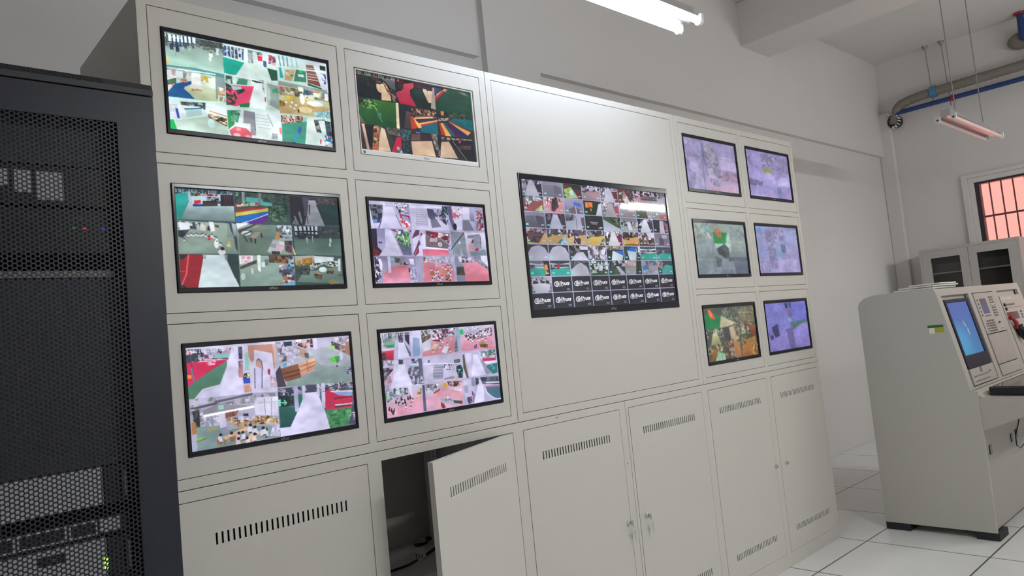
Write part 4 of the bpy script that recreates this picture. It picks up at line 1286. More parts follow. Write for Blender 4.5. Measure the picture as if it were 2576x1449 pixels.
# ------------------------------------------------------------------ pictures shown on the screens
def screen_obj(parent, x0, x1, z0, z1, y, img):
    h, w = img.shape[:2]
    ox, oy, oz = parent['origin']
    X, Z = np.meshgrid(np.linspace(x0, x1, w), np.linspace(z1, z0, h))
    co = np.stack([X - ox, np.full_like(X, y - oy), Z - oz], -1).reshape(-1, 3).astype(np.float32)
    i = (np.arange(h - 1)[:, None] * w + np.arange(w - 1)[None]).reshape(-1)
    q = np.stack([i, i + w, i + w + 1, i + 1], 1).astype(np.int32)
    me = bpy.data.meshes.new('screen'); me.vertices.add(len(co)); me.vertices.foreach_set('co', co.ravel())
    me.loops.add(q.size); me.loops.foreach_set('vertex_index', q.ravel()); me.polygons.add(len(q))
    me.polygons.foreach_set('loop_start', np.arange(0, q.size, 4, dtype=np.int32)); me.update(calc_edges=True)
    at = me.color_attributes.new('picture', 'FLOAT_COLOR', 'POINT')
    c = np.where(img <= .04045, img / 12.92, ((img + .055) / 1.055) ** 2.4).reshape(-1, 3)
    at.data.foreach_set('color', np.concatenate([c, np.ones((len(c), 1))], 1).astype(np.float32).ravel())
    me.materials.append(M_SCREEN)
    o = bpy.data.objects.new('screen', me); COL.objects.link(o); o.parent = parent; return o

def picture(k):
    if k == 'C':
        P = Pic(1280, 720, 7); big_grid(P)
        im = P.finish(.008, 0)
    elif k in PROG:
        P = Pic(840, 474, 3 + ord(k[0]) + ord(k[1])); P.run(PROG[k]); im = P.finish(.012, 1)
    else:
        P = Pic(300, 180, 5 + ord(k[0]) + ord(k[1])); small(P, k); im = P.finish(.01, 5)
    return im

def lettering(txt, size, m, parent, loc, name='logo', shear=.3, rot=None, bold=.0):
    cu = bpy.data.curves.new(name, 'FONT'); cu.body = txt; cu.size = size; cu.shear = shear; cu.align_x = 'CENTER'; cu.align_y = 'CENTER'
    cu.extrude = .0002; cu.offset = bold
    t = bpy.data.objects.new(name + '_source', cu); COL.objects.link(t)
    bpy.context.view_layer.update()
    me = bpy.data.meshes.new_from_object(t.evaluated_get(bpy.context.evaluated_depsgraph_get()))
    bpy.data.objects.remove(t); bpy.data.curves.remove(cu)
    me.materials.clear(); me.materials.append(m)
    M = (rot or Matrix.Rotation(math.radians(90), 4, 'X'))
    me.transform(Matrix.Translation(Vector(loc) - Vector(parent['origin'])) @ M)
    o = bpy.data.objects.new(name, me); COL.objects.link(o); o.parent = parent
    return o

def television(key, x0, x1, z0, z1, label, group, bez=(.0085, .0075, .011, .0125), dy=-.004, white=False, logo=True):
    t = thing('television', ((x0 + x1) / 2, .03, z0), label, 'television', group)
    bm = M_WHITEP if white else M_BEZEL
    l, r, tp, bt = bez
    hole = (x0 + l, x1 - r, z0 + bt, z1 - tp)
    MB().plate(x0, x1, z0, z1, dy, dy + .012, [hole]).build('bezel', bm, t, bevel=.0015)
    MB().box(x0 + .004, x1 - .004, dy + .0125, .05, z0 + .004, z1 - .004).build('back_shell', M_BLACK, t)
    screen_obj(t, hole[0] - .0005, hole[1] + .0005, hole[2] - .0005, hole[3] + .0005, dy + .006, picture(key))
    if logo:
        w = (x1 - x0)
        lettering('alhua', .0115 if key != 'C' else .017, M_SILVER, t, ((x0 + x1) / 2 + .01 * (w < .6), dy - .0004, z0 + bt * .5), shear=.3)
    return t

def extra(t):
    MB().box(1.0165, 1.0235, .0010, .0019, 1.9535, 1.9610).build('sticker', mat('blue_sticker', (.03, .12, .25), .5), t)
TVS = [
 ('A1', .4184, .9149, 1.9455, 2.2372, 'large black television at top left of the wall, nine bright green-white playroom pictures'),
 ('B1', 1.0085, 1.4990, 1.9500, 2.2328, 'white-framed television in the top row showing dark pictures with red and rainbow playground floors'),
 ('A2', .4184, .9149, 1.5190, 1.8103, 'black television at left of the middle row, dim pictures with rainbow stripes and red mat'),
 ('B2', 1.0083, 1.5034, 1.5181, 1.8093, 'black television in the middle row with lilac pictures of stairs and pink classroom floors'),
 ('A3', .4184, .9149, 1.0935, 1.3849, 'black television at lower left showing four large bright pictures, lawn, shelves, classroom, white path'),
 ('B3', 1.0083, 1.5034, 1.0940, 1.3843, 'black television in the lower row with nine lilac pictures of walkways and crowded pink classrooms'),
 ('C', 1.6870, 2.6425, 1.3871, 1.9437, 'biggest television, centre of the blank panel, grid of sixty-four small camera pictures'),
 ('D1', 2.8304, 3.3245, 1.9479, 2.2379, 'top television of the column right of the big screen, pale lilac classroom pictures'),
 ('E1', 3.4211, 3.9143, 1.9479, 2.2379, 'top television of the rightmost column, purple pictures with rounded white shapes'),
 ('D2', 2.8304, 3.3245, 1.5205, 1.8109, 'grey-green television with one bright green picture, middle of the column by the big screen'),
 ('E2', 3.4211, 3.9143, 1.5213, 1.8115, 'middle television of the rightmost column, blurred blue-lilac pictures'),
 ('D3', 2.8304, 3.3245, 1.0947, 1.3857, 'olive and brown television with green and red slide picture, bottom of its column'),
 ('E3', 3.4211, 3.9143, 1.0941, 1.3856, 'bottom television of the rightmost column, deep blue-purple picture with a road')]
for key, x0, x1, z0, z1, lab in TVS:
    if key == 'B1': extra(television(key, x0, x1, z0, z1, lab, 'televisions in the monitor wall', (.004, .006, .004, .017), .002, True))
    elif key == 'C': television(key, x0, x1, z0, z1, lab, 'televisions in the monitor wall', (.013, .013, .022, .030))
    elif key in ('D1', 'E1', 'D2', 'E2', 'D3', 'E3'): television(key, x0, x1, z0, z1, lab, 'televisions in the monitor wall', (.004, .014, .016, .016), logo=key not in ('E2', 'E3'))
    else: television(key, x0, x1, z0, z1, lab, 'televisions in the monitor wall')

# ------------------------------------------------------------------ upper monitor cabinets
UB, UT, DEP = 1.0130, 2.3205, .60
ROWS = [(1.893, 2.2895), (1.4667, 1.8619), (1.0415, 1.437)]
def carcass(x0, x1, z0, z1, openings, root, name='carcass', divs=(), shelves=()):
    b = MB().plate(x0, x1, z0, z1, 0, .018, [(a - .0016, c + .0016, d - .0016, e + .0016) for a, c, d, e in openings])
    f = b.build('front_frame', M_CAB, root, bevel=.0012)
    c = MB()
    c.box(x0, x0 + .002, .018, DEP, z0, z1); c.box(x1 - .002, x1, .018, DEP, z0, z1)
    c.box(x0 + .002, x1 - .002, .018, DEP, z1 - .002, z1); c.box(x0 + .002, x1 - .002, .018, DEP, z0, z0 + .002)
    c.box(x0 + .002, x1 - .002, DEP - .002, DEP, z0 + .002, z1 - .002)
    c.build(name, M_CAB, root)
    if divs or shelves:
        for q in divs: MB().box(q - .001, q + .001, .02, DEP - .003, z0 + .003, z1 - .003).build('partition', M_CABIN, root)
    return f
def upper(x0, x1, cols, rows, tvs, label):
    t = thing('monitor_cabinet', ((x0 + x1) / 2, .3, UB), label, 'cabinet')
    op = [(a, b, c, d) for a, b in cols for c, d in rows]
    carcass(x0, x1, UB, UT, op, t)
    for a, b, c, d in op:
        hs = [(q[1] - .001, q[2] + .001, q[3] - .001, q[4] + .001) for q in tvs if a < q[1] < b and c < q[3] < d]
        if any(q[0] == 'B1' for q in tvs if a < q[1] < b and c < q[3] < d):
            hs = [(h[0] - .0025, h[1] + .0025, h[2] - .001, h[3] + .0015) for h in hs]
        MB().plate(a, b, c, d, .0005, .016, hs).build('front_panel', M_CAB, t, bevel=.0014)
    return t
upper(.3600, 1.5655, [(.387, .9459), (.976, 1.535)], ROWS, TVS, 'tall off-white steel cabinet behind the black rack, holding six televisions in two columns')
upper(1.5675, 2.7675, [(1.5965, 2.7362)], [(1.0431, 2.2911)], TVS, 'off-white steel cabinet with one big blank panel around the biggest television')
upper(2.7695, 3.9700, [(2.7985, 3.3546), (3.3893, 3.9431)], ROWS, TVS, 'off-white steel cabinet at the right end, holding six small televisions')
# bolt mark on the big cabinet's corner frame
# ------------------------------------------------------------------ lower cabinets
LZ = 1.0110
def slots(a, z0, z1, n=26, w=.0053, d=.01643, x_off=.0860):
    return [(a + x_off + i * d * .92, a + x_off + i * d * .92 + w, z0, z1) for i in range(n)]
def door(root, x0, x1, lock=None, lower=True, T=None, name='door', flange=False):
    z0, z1 = .070, .980
    hs = slots(x0, .860, .890) + (slots(x0, .160, .190) if lower else [])
    if (x1 - x0) > 0: pass
    d = MB().plate(x0, x1, z0, z1, .0, .0016, hs, T)
    f = T or (lambda x, y, z: (x, y, z))
    for xa, xb, za, zb in ((x0, x0 + .0016, z0, z1), (x1 - .0016, x1, z0, z1), (x0 + .0016, x1 - .0016, z1 - .0016, z1), (x0 + .0016, x1 - .0016, z0, z0 + .0016)):
        c = [f(x, y, z) for z in (za, zb) for y in (.0014, .0175) for x in (xa, xb)]
        i = len(d.v); d.v += c; d.f += [tuple(i + k for k in q) for q in ((0, 2, 3, 1), (4, 5, 7, 6), (0, 1, 5, 4), (2, 6, 7, 3), (0, 4, 6, 2), (1, 3, 7, 5))]
    d = d.build(name, M_CAB, root)
    if lock:
        lx, lz = lock; q = MB()
        f = T or (lambda x, y, z: (x, y, z))
        q.tube([f(lx, .002, lz), f(lx, -.006, lz), f(lx, -.0075, lz)], [.0105, .0105, .0085], 20)
        q.tube([f(lx, -.007, lz), f(lx, -.012, lz)], [.0065, .006], 16)
        o = q.build('lock', M_CHROME, d, smooth=True)
    return d
def lower(x0, x1, bays, label, seams=()):
    t = thing('base_cabinet', ((x0 + x1) / 2, .3, 0), label, 'cabinet')
    op = [(a, b, .070, .980) for a, b, *_ in bays]
    carcass(x0, x1, 0, LZ, op, t, divs=[(bays[i][1] + bays[i + 1][0]) / 2 for i in range(len(bays) - 1)],
            shelves=())
    if x0 < 1: MB().box(.987, 1.532, .20, .59, .512, .53).build('shelf', M_CABIN, t)
    for a, b, *r in bays:
        if r[0] == 'open': continue
        door(t, a + .0005, b - .0005, r[0])
    return t
lo1 = lower(.3600, 2.1735, [(.3852, .9335, None), (.9852, 1.5341, 'open'), (1.5864, 2.1322, (2.1170, .524))], 'left off-white base cabinet with its middle door hanging open')
lower(2.1755, 3.9700, [(2.1934, 2.7408, (2.236, .525)), (2.7950, 3.3419, (3.343 - .006, .522)), (3.3961, 3.9352, (3.451, .521))], 'right off-white base cabinet with three closed vented doors')
for x, z, rt_ in ((2.152, .757, lo1), (1.766, 1.002, lo1), (2.183, .847, lo1)):
    if x < 2.17: MB().tube([(x, .0002, z), (x, -.0012, z)], [.0032, .0024], 12).build('screw', M_BTN, rt_)
# the open door turned about its right-hand edge
ang = math.atan2(.200, .490); hx = 1.5341
def OT(x, y, z):
    u = hx - x; return (hx - u * math.cos(ang) + y * math.sin(-ang), -u * math.sin(ang) + y * math.cos(ang), z)
od = door(lo1, .9865, 1.5335, None, True, OT)
# perforated rack rail inside the open bay
rl = MB(); zz = .56
T2 = lambda x, y, z: (x, y, z)
holes = []
while zz < .93: holes.append((1.5075, 1.5175, zz, zz + .010)); zz += .0165
rl.plate(1.500, 1.531, .532, .975, .470, .472, holes)
rl.box(1.529, 1.531, .472, .56, .532, .975)
rl.build('rack_rail', M_SRV, lo1)
# loose things lying inside the open bay
cb = MB().tube([(.995, .40, .5355), (1.08, .36, .5355), (1.18, .335, .5355), (1.27, .34, .5355), (1.36, .375, .5355), (1.44, .42, .5355), (1.515, .44, .5355)], [.0042] * 5 + [.006, .0072], 10)
cb = tag(cb.build('power_cable', M_BLACK, smooth=True), 'black cable lying on the shelf inside the open cabinet bay', 'cable')
cl = tag(MB().obox((1.305, .352, .5312), (.062, .012, 0), (0, .003, .001), (0, .012, .040)).build('cable_label', M_PAPER), 'small white printed tag standing on the black cable in the open bay', 'tag')
cl['origin'] = (0, 0, 0)
lt = MB()
for k in range(3): lt.obox((1.315 + k * .014, .3505 + k * .0027, .540), (.004, .0008, 0), (0, .0012, 0), (0, .006, .021 - .005 * k))
lt.build('print', M_BTN, cl)
cp = thing('cable_plug', (1.47, .53, .5312), 'chrome and black plug at the back of the open bay', 'plug')
MB().tube([(1.445, .530, .552), (1.475, .530, .550)], .013, 18).build('chrome_collar', M_CHROME, cp, smooth=True)
MB().box(1.435, 1.485, .520, .545, .5315, .541).build('plug_base', M_BLACK, cp, bevel=.002)
MB().tube([(1.475, .530, .550), (1.500, .532, .547), (1.512, .534, .545)], [.0095, .0095, .006], 14).build('plug_body', M_BLACK, cp, smooth=True)

# keys in the two locks
def key_set(lx, lz, label):
    k = thing('key_set', (lx, -.02, lz), label, 'keys', 'keys hanging in the cabinet locks')
    head = [(math.cos(a) * .0105, math.sin(a) * .0125) for a in [i * math.pi / 8 for i in range(16)]]
    MB().prism([(-.020 + x * .8, lz + z) for x, z in head], 0, lx - .001, lx + .001).build('key', M_CHROME, k)
    MB().tube([(lx, -.012, lz), (lx, -.022, lz)], .002, 8).build('blade', M_CHROME, k)
    r = [(lx + .002 + .009 * math.sin(a), -.024, lz - .022 + .011 * math.cos(a)) for a in [i * math.pi / 8 for i in range(17)]]
    MB().tube(r, .0009, 6, False).build('key_ring', M_CHROME, k)
    pts = [(lx + .004 + math.cos(i * math.pi / 8) * .0105 - .0, lz - .041 + math.sin(i * math.pi / 8) * .0115) for i in range(13, 28)]
    pts = [(lx + .006 + .010 * math.cos(a), lz - .040 + .012 * math.sin(a)) for a in [math.radians(-60 + i * 30) for i in range(11)]]
    sh = [(lx + .004, lz - .078), (lx + .010, lz - .078)]
    MB().prism(sh + pts, 1, -.026, -.0245).build('spare_key', M_CHROME, k, bevel=.0004)
    return k
key_set(2.117, .524, 'bright silver keys hanging in the lock of the base cabinet door left of the seam')
key_set(2.236, .525, 'dull grey keys hanging in the lock of the base cabinet door right of the seam')

# ------------------------------------------------------------------ black server rack on the left
RX0, RX1, RY0, RY1, RZ = -.272, .330, -.188, .78, 1.968
rk = thing('server_rack', (.03, .3, 0), 'tall black server rack with honeycomb mesh door at the left edge', 'server rack')
b = MB()
b.box(RX0, RX0 + .0015, RY0 + .03, RY1, .03, RZ); b.box(RX1 - .0015, RX1, RY0 + .03, RY1, .03, RZ)
b.box(RX0 + .0015, RX1 - .0015, RY1 - .0015, RY1, .03, RZ); b.box(RX0 + .0015, RX1 - .0015, RY0 + .03, RY1 - .0015, .03, .05)
b.build('side_panels', M_RACK, rk)
for xa in (RX0 + .012, RX1 - .047):
    for ya in (RY0 + .035, RY1 - .1): MB().box(xa, xa + .035, ya, ya + .03, .05, RZ).build('mounting_rail', M_RACK, rk)
for za, zb in ((1.125, 1.543), (1.80, 1.95), (.30, .883)):  # added grey plates, standing in for the haze over the mesh holes
    MB().box(-.25, .265, RY0 + .052, RY0 + .055, za, zb).build('blanking_plate', M_RIN, rk)
MB().prism([(RY0, RZ + .003), (RY0, RZ + .017), (RY0 + .011, RZ + .0335), (RY1, RZ + .0335), (RY1, RZ + .003)], 0, RX0, RX1).build('top_cap', M_RCAP, rk, bevel=.0015)
xx = RX0 + .05
sl = Vector((0, .011, .0165)).normalized(); nn = Vector((0, -.0165, .011)).normalized()
b = MB()
while xx < .222:
    b.obox(Vector((xx, RY0, RZ + .017)) + sl * .002, (.0042, 0, 0), Vector((-.003, 0, 0)) + sl * .0155, nn * .0008); xx += .0076
b.build('vent_slots', M_BLACK, rk)
for xa in (RX0 + .02, RX1 - .07):
    for ya in (RY0 + .06, RY1 - .11): MB().box(xa, xa + .05, ya, ya + .05, 0, .03).build('foot', M_RUBBER, rk)
# mesh door: honeycomb of real holes
dx0, dx1, dz0, dz1 = -.188, .2475, .12, 1.898
DX, DZ = .00825, .0100
nc = int((dx1 - dx0) / DX); nr = int((dz1 - dz0) / DZ)
dx0 = dx1 - nc * DX; dz0 = dz1 - nr * DZ
vs = []; fs = []
yy = RY0
for c in range(nc):
    cx = dx0 + (c + .5) * DX
    for r in range(nr):
        off = 0 if c % 2 else DZ / 2
        cz = dz0 + (r + .5) * DZ - DZ / 4 + off
        i = len(vs)
        R_out = [(-DX * .667, 0), (-DX * .333, DZ / 2), (DX * .333, DZ / 2), (DX * .667, 0), (DX * .333, -DZ / 2), (-DX * .333, -DZ / 2)]
        k = .71
        for px, pz in R_out: vs.append((cx + px, yy, cz + pz))
        for px, pz in R_out: vs.append((cx + px * k, yy, cz + pz * k))
        for px, pz in R_out: vs.append((cx + px * k, yy + .0014, cz + pz * k))
        for q in range(6):
            w = (q + 1) % 6
            fs.append((i + q, i + w, i + 6 + w, i + 6 + q)); fs.append((i + 6 + q, i + 6 + w, i + 12 + w, i + 12 + q))
dr = MB().plate(RX0 + .002, RX1 - .002, .052, RZ, RY0 - .0012, RY0 + .020, [(dx0 + .002, dx1 - .002, dz0 + .002, dz1 - .002)]).build('door', M_RACK, rk, bevel=.0015)
m = MB(); m.v = vs; m.f = fs
me = bpy.data.meshes.new('door_mesh'); off = Vector(rk['origin'])
me.from_pydata([(x - off.x, y - off.y, z - off.z) for x, y, z in vs], [], fs); me.update(); me.materials.append(M_RACK)
o = bpy.data.objects.new('mesh_panel', me); COL.objects.link(o); o.parent = dr
# round badges behind the mesh
# things mounted in the rack
SY = RY0 + .046
def server(z0, z1, label, kind='storage'):
    t = thing('rack_server', (0, SY, z0), label, 'server', 'equipment mounted in the black rack')
    MB().box(-.250, .187, SY, SY + .5, z0, z1).build('face', M_SRV, t, bevel=.001)
    for s in (-1, 1):
        cx = .209 if s > 0 else -.268 + .0
        if s > 0: MB().box(.1875, .232, SY - .004, SY + .012, z0, z1).build('ear', M_BLACK, t, bevel=.001)
        else: MB().box(-.262, -.2505, SY - .004, SY + .012, z0, z1).build('ear', M_BLACK, t, bevel=.001)
    hd = MB().tube([(.2255, SY - .004, z0 + .012), (.2255, SY - .022, z0 + .014), (.2255, SY - .022, z1 - .014), (.2255, SY - .004, z1 - .012)], .0028, 8).build('handle', M_STEEL, t)
    return t
s1 = server(1.041, 1.122, 'grey-faced rack server behind the mesh, the upper of the two')
s2 = server(.886, .968, 'grey-faced rack server behind the mesh with green indicator lights, the lower of the two')
for z in (.923, .914, .905): MB().box(.181, .188, SY - .0015, SY, z - .0022, z + .0022).build('indicator_light', glow('green_indicator', 'b8ff40', 3.), s2)
MB().box(.057, .106, SY - .002, SY, .938, .957).build('status_window', M_BLACK, s2)
MB().box(.083, .088, SY - .003, SY - .002, .945, .949).build('red_light', glow('red_indicator', 'ff3060', 1.), s2)
sw = thing('network_switch', (0, SY, .976), 'dark network switch with silver port edges between the two grey servers', 'network switch')
MB().box(-.25, .232, SY, SY + .3, .976, 1.014).build('case', M_BLACK, sw, bevel=.001)
for a, c in ((-.24, .02), (.023, .112), (.116, .170)):
    MB().plate(a, c, .979, 1.011, SY - .002, SY, [(a + .004, c - .004, .983, 1.007)]).build('port_frame', M_SRV, sw)
MB().box(.174, .215, SY - .002, SY, .981, 1.010).build('pale_plate', M_SRV, sw)
pn = thing('indicator_unit', (0, SY, 1.60), 'black unit with green, red and blue indicator lights high in the rack', 'rack unit')
MB().box(-.25, .232, SY + .004, SY + .3, 1.60, 1.70).build('case', M_BLACK, pn, bevel=.001)
for x, nm, c, st in ((.159, 'green_light', '40ff80', .8), (.180, 'red_light', 'ff1030', 4.), (.2175, 'blue_light', '2030ff', 6.)):
    MB().box(x - .0022, x + .0022, SY, SY + .004, 1.6555, 1.6590).build(nm, glow(nm, c, st), pn)
MB().box(.2225, .2275, SY, SY + .004, 1.617, 1.622).build('white_light', M_SRV, pn)
bp_ = thing('blanking_panel', (0, SY, 1.71), 'panel with three pale square plates near the top of the rack', 'rack panel')
MB().box(-.25, .232, SY + .004, SY + .012, 1.708, 1.795).build('plate', M_BLACK, bp_)  # made-up panel; its pale plates imitate bright wall behind the rack
for a, c, d, e in ((-.03, .014, 1.742, 1.782), (.018, .041, 1.745, 1.782), (.051, .081, 1.733, 1.782), (.092, .143, 1.718, 1.781)):
    MB().box(a, c, SY, SY + .004, d, e).build('pale_plate', M_SRV, bp_)
sh = tag(MB().box(-.25, .235, SY - .002, SY + .4, 1.545, 1.560).build('rack_shelf', M_STEEL), 'grey metal shelf edge across the rack below the indicator lights', 'shelf')
# two dark oval pads hung on the inside of the mesh
for a, z, h in ((.119, 1.355, .060), (.121, 1.205, .050)):
    pass

# ------------------------------------------------------------------ fluorescent lamps
def lamp(x0, x1, y, z, label, lit, wires=True, near=True):
    t = thing('fluorescent_lamp', ((x0 + x1) / 2, y, z), label, 'lamp', 'twin-tube fluorescent lamps hanging from the ceiling')
    MB().prism([(y - .060, z - .006), (y - .054, z + .004), (y - .030, z + .012), (y - .030, z + .050), (y + .030, z + .050), (y + .030, z + .012), (y + .054, z + .004), (y + .060, z - .006), (y + .050, z - .001), (y + .022, z + .004), (y + .004, z - .012), (y - .004, z - .012), (y - .022, z + .004), (y - .050, z - .001)], 0, x0, x1).build('reflector', M_REFL, t)
    for s in (-1, 1):
        tb = MB().tube([(x0 + .022, y + s * .052, z - .022), (x1 - .022, y + s * .052, z - .022)], .013, 16)
        tb.build('tube', (M_TUBE_N if near else M_TUBE_F) if lit else M_TUBE_OFF, t, smooth=True)
        for q in (x0, x1):
            e = MB().prism([(y + s * .052 + .019 * math.cos(a), z - .022 + .021 * math.sin(a)) for a in [math.pi * 2 * i / 16 for i in range(8, 17)]] + [(y + s * .052 + .019, z + .006), (y + s * .052 - .019, z + .006)], 0, q - .010 if q == x0 else q - .012, q + .012 if q == x0 else q + .010)
            cap = e.build('end_cap', M_LAMPW, t, bevel=.003)
            xo = q + .011 if q == x1 else q - .011
            MB().tube([(xo - .0003, y + s * .052, z - .021), (xo + .0003, y + s * .052, z - .021)], .007, 12).build('socket_hole', M_BLACK, cap)
    if wires:
        for q in (x0 + .26, x1 - .26):
            MB().tube([(q, y, z + .052), (q, y, CZ)], .004, 8, False).build('hanger', M_STEEL, t)
    return t
lamp(1.325, 2.525, -.297, 2.618, 'brightly lit twin-tube lamp hanging above the centre of the monitor wall', True)
lamp(5.72, 6.93, -.345, 2.618, 'unlit twin-tube lamp glinting pink, hanging near the far wall', False)
for x, ly, s in ((1.35, -2.85, 'left'), (5.85, -2.75, 'right')):  # left one is unseen, added for fill; right one follows a screen reflection
    lamp(x, x + 1.2, ly, 2.618, 'lit twin-tube lamp behind the viewer, the %s one of the rear row' % s, True, near=False)

# ------------------------------------------------------------------ pipes and duct near the far wall
PX = 8.2
pt = thing('water_pipe', (PX, 0, 3.33), 'straight blue pipe with a red coupling under the flexible duct', 'pipe')
MB().tube([(PX, .805, 3.327), (PX, -2.6, 3.318)], .024, 16).build('pipe_run', M_BLUE, pt, smooth=True)
MB().tube([(PX, .262, 3.325), (PX, .228, 3.325)], .033, 16).build('coupling', M_RED, pt, smooth=True)
du = MB(); pth = [(8.26, .86, 3.24), (8.23, .83, 3.30), (PX, .79, 3.36), (PX, .741, 3.405), (PX, .658, 3.425), (PX, .543, 3.438), (PX, .41, 3.443)]
full = []
for a, c in zip(pth, pth[1:]):
    n = max(2, int((Vector(c) - Vector(a)).length / .012))
    full += [Vector(a).lerp(Vector(c), k / n) for k in range(n)]
yq = .41
while yq > -2.5: full.append(Vector((PX, yq, 3.443 + .012 * (.41 - yq)))); yq -= .012
rad = [(.038 if i < 12 else .047) + (.0020 if (i // 2) % 2 else -.0006) for i in range(len(full))]
du.tube(full, rad, 16)
tag(du.build('flexible_duct', M_DUCT, smooth=False), 'ribbed grey-brown flexible duct sagging along the far wall', 'duct')
for nm, y0, z0, g in (('hanger_rod', .46, 3.35, 'rod on the left with a blue clamp'), ('hanger_rod', .305, 3.27, 'rod on the right reaching below the blue pipe')):
    r = thing('hanger_rod', (8.275, y0, CZ), 'thin steel ceiling ' + g + ' beside the duct', 'rod', 'ceiling rods holding the duct')
    MB().tube([(8.275, y0, CZ - .004), (8.275, y0 - .012, z0)], .0045, 8).build('rod', M_STEEL, r)
    MB().tube([(8.275, y0, CZ), (8.275, y0, CZ - .012), (8.275, y0, CZ - .05)], [.032, .026, .008], 12).build('ceiling_plate', M_STEEL, r)
    if y0 > .4:
        MB().tube([(8.2, .440, 3.443), (8.2, .385, 3.443)], .0605, 16).box(8.25, 8.272, y0 - .055, y0 - .02, 3.43, 3.455).build('clamp', mat('light_blue_paint', (.06, .24, .45), .5), r)
vt = thing('wall_fan', (EX - .07, .84, 3.27), 'round white finned vent outlet in the corner at the end of the blue pipe', 'vent')
MB().tube([(8.33, .85, 3.262), (8.262, .85, 3.262)], .070, 20).build('rear_drum', M_BLACK, vt, smooth=True)
for k in range(9):
    a = math.radians(70 + k * 24); c = Vector((8.19, .86 + .062 * math.cos(a), 3.27 + .062 * math.sin(a)))
    fb = MB(); fb.obox(c - Vector((0, .01, .01)), (.05, 0, .0), (0, .024 * math.cos(a) + .008, .024 * math.sin(a)), (0, -.010 * math.sin(a), .010 * math.cos(a))).build('fin', M_WHITEP, vt)
MB().tube([(8.262, .86, 3.27), (8.225, .86, 3.27)], [.035, .02], 14).build('hub', M_WHITEP, vt)
d2 = thing('vertical_pipe', (PX, -.41, CZ), 'blue vertical pipe with a red flange near the top right corner', 'pipe')
MB().tube([(PX, -.41, CZ - .015), (PX, -.405, 3.71), (PX, -.43, 3.685), (PX, -2.4, 3.68)], .030, 16).build('pipe_run', M_BLUE, d2, smooth=True)
MB().tube([(PX, -.41, CZ), (PX, -.41, CZ - .02)], [.056, .050], 16).build('flange', M_RED, d2)
dd = MB(); ax = [Vector((PX + .09, -.262 - .012 * k, 3.715 + .000 * k)) for k in range(0, 120)]
rr = [.082 * math.sin(min(1., (k + .6) / 9) * math.pi / 2) ** .55 for k in range(len(ax))]
dd.tube(ax, rr, 28)
tag(dd.build('thick_duct', M_DUCT, smooth=True), 'fat grey-brown duct with a rounded end behind the blue vertical pipe', 'duct')

# ------------------------------------------------------------------ filing cabinet under the window
fc = thing('filing_cabinet', (8.1, .235, 0), 'grey steel cupboard with two glazed doors in front of the window', 'cupboard')
FX, FB, fy0, fy1, fz = 7.90, 8.28, -.202, .670, 1.808
b = MB().plate(fy0, fy1, 0, fz, 0, .02, [(fy0 + .024, fy1 - .024, .06, fz - .026)], lambda x, y, z: (FX + y, x, z))
b.box(FX + .02, FB, fy0, fy0 + .0015, 0, fz); b.box(FX + .02, FB, fy1 - .0015, fy1, 0, fz); b.box(FX + .02, FB, fy0 + .0015, fy1 - .0015, fz - .0015, fz); b.box(FB - .0015, FB, fy0 + .0015, fy1 - .0015, 0, fz - .0015)
b.box(FX + .02, FB - .0015, fy0 + .0015, fy1 - .0015, .02, .04)
b.build('body', M_FILE, fc, bevel=.001)
for a, c, g in ((.2315, .6455, (.306, .567)), (-.1775, .2285, (-.104, .158))):
    d = MB().plate(a, c, .064, 1.781, 0, .018, [(g[0], g[1], .98, 1.709)], lambda x, y, z: (FX + .001 + y, x, z)).build('door', M_FILE, fc, bevel=.001)
    MB().box(FX + .006, FX + .009, g[0] - .006, g[1] + .006, .974, 1.715).build('glass', M_GLASS, d)
    MB().tube([(FX - .004, (c - .02 if a < .2 else a + .02), 1.30), (FX - .004, (c - .02 if a < .2 else a + .02), 1.20)], .006, 8).build('handle', M_CHROME, d)
for z in (1.2, 1.545): MB().box(FX + .03, FB - .003, fy0 + .003, fy1 - .003, z, z + .013).build('shelf', M_FILE, fc)
MB().box(FX + .20, FX + .203, fy0 + .004, fy1 - .004, .05, 1.544).box(FX + .20, FX + .203, fy0 + .004, fy1 - .004, 1.559, 1.80).build('dark_lining', M_DARKG, fc)
for k, (yc, z) in enumerate(((.43, 1.5585), (.03, 1.5585), (.43, 1.2135), (.03, 1.2135))):
    n = 7
    f = MB()
    for j in range(n): f.box(FX + .07, FX + .19, yc - .12, yc + .12 - .008 * (j % 3), z + j * .013, z + j * .013 + .0125)
    tag(f.build('file_stack', mat('dark_files', (.075, .06, .065), .7)), ['dark stack of files behind the left glass door, upper shelf', 'dark stack of files behind the right glass door, upper shelf', 'dark stack of files behind the left glass door, lower shelf', 'dark stack of files behind the right glass door, lower shelf'][k], 'files', 'files inside the glazed cupboard')

# ------------------------------------------------------------------ fire alarm control console
KX, KE = 4.245, 5.965
ks = thing('alarm_console', ((KX + KE) / 2, -.43, 0), 'large cream alarm control console with sloping front standing on the tiles', 'control console')
prof = [(-.151, .041), (-.151, 1.296), (-.160, 1.325), (-.190, 1.348), (-.240, 1.362), (-.300, 1.365), (-.572, 1.365), (-.585, 1.321), (-.688, .792), (-.717, .790), (-.717, .041)]
MB().prism(prof, 0, KX, KX + .012).build('left_side', M_KIOSK, ks, bevel=.002)
MB().prism(prof, 0, KE - .012, KE).build('right_side', M_KIOSK, ks, bevel=.002)
MB().prism([(-.156, .045), (-.156, 1.296), (-.192, 1.344), (-.300, 1.361), (-.570, 1.361), (-.578, 1.325), (-.562, 1.315), (-.659, .800), (-.659, .60), (-.690, .60), (-.690, .045)], 0, KX + .0125, KE - .0125).build('body', M_KIOSK, ks)
Av = Vector((KX, -.585, 1.321)); sd = Vector((0, -.103, -.529)).normalized(); nd = Vector((0, -.529, .103)).normalized()
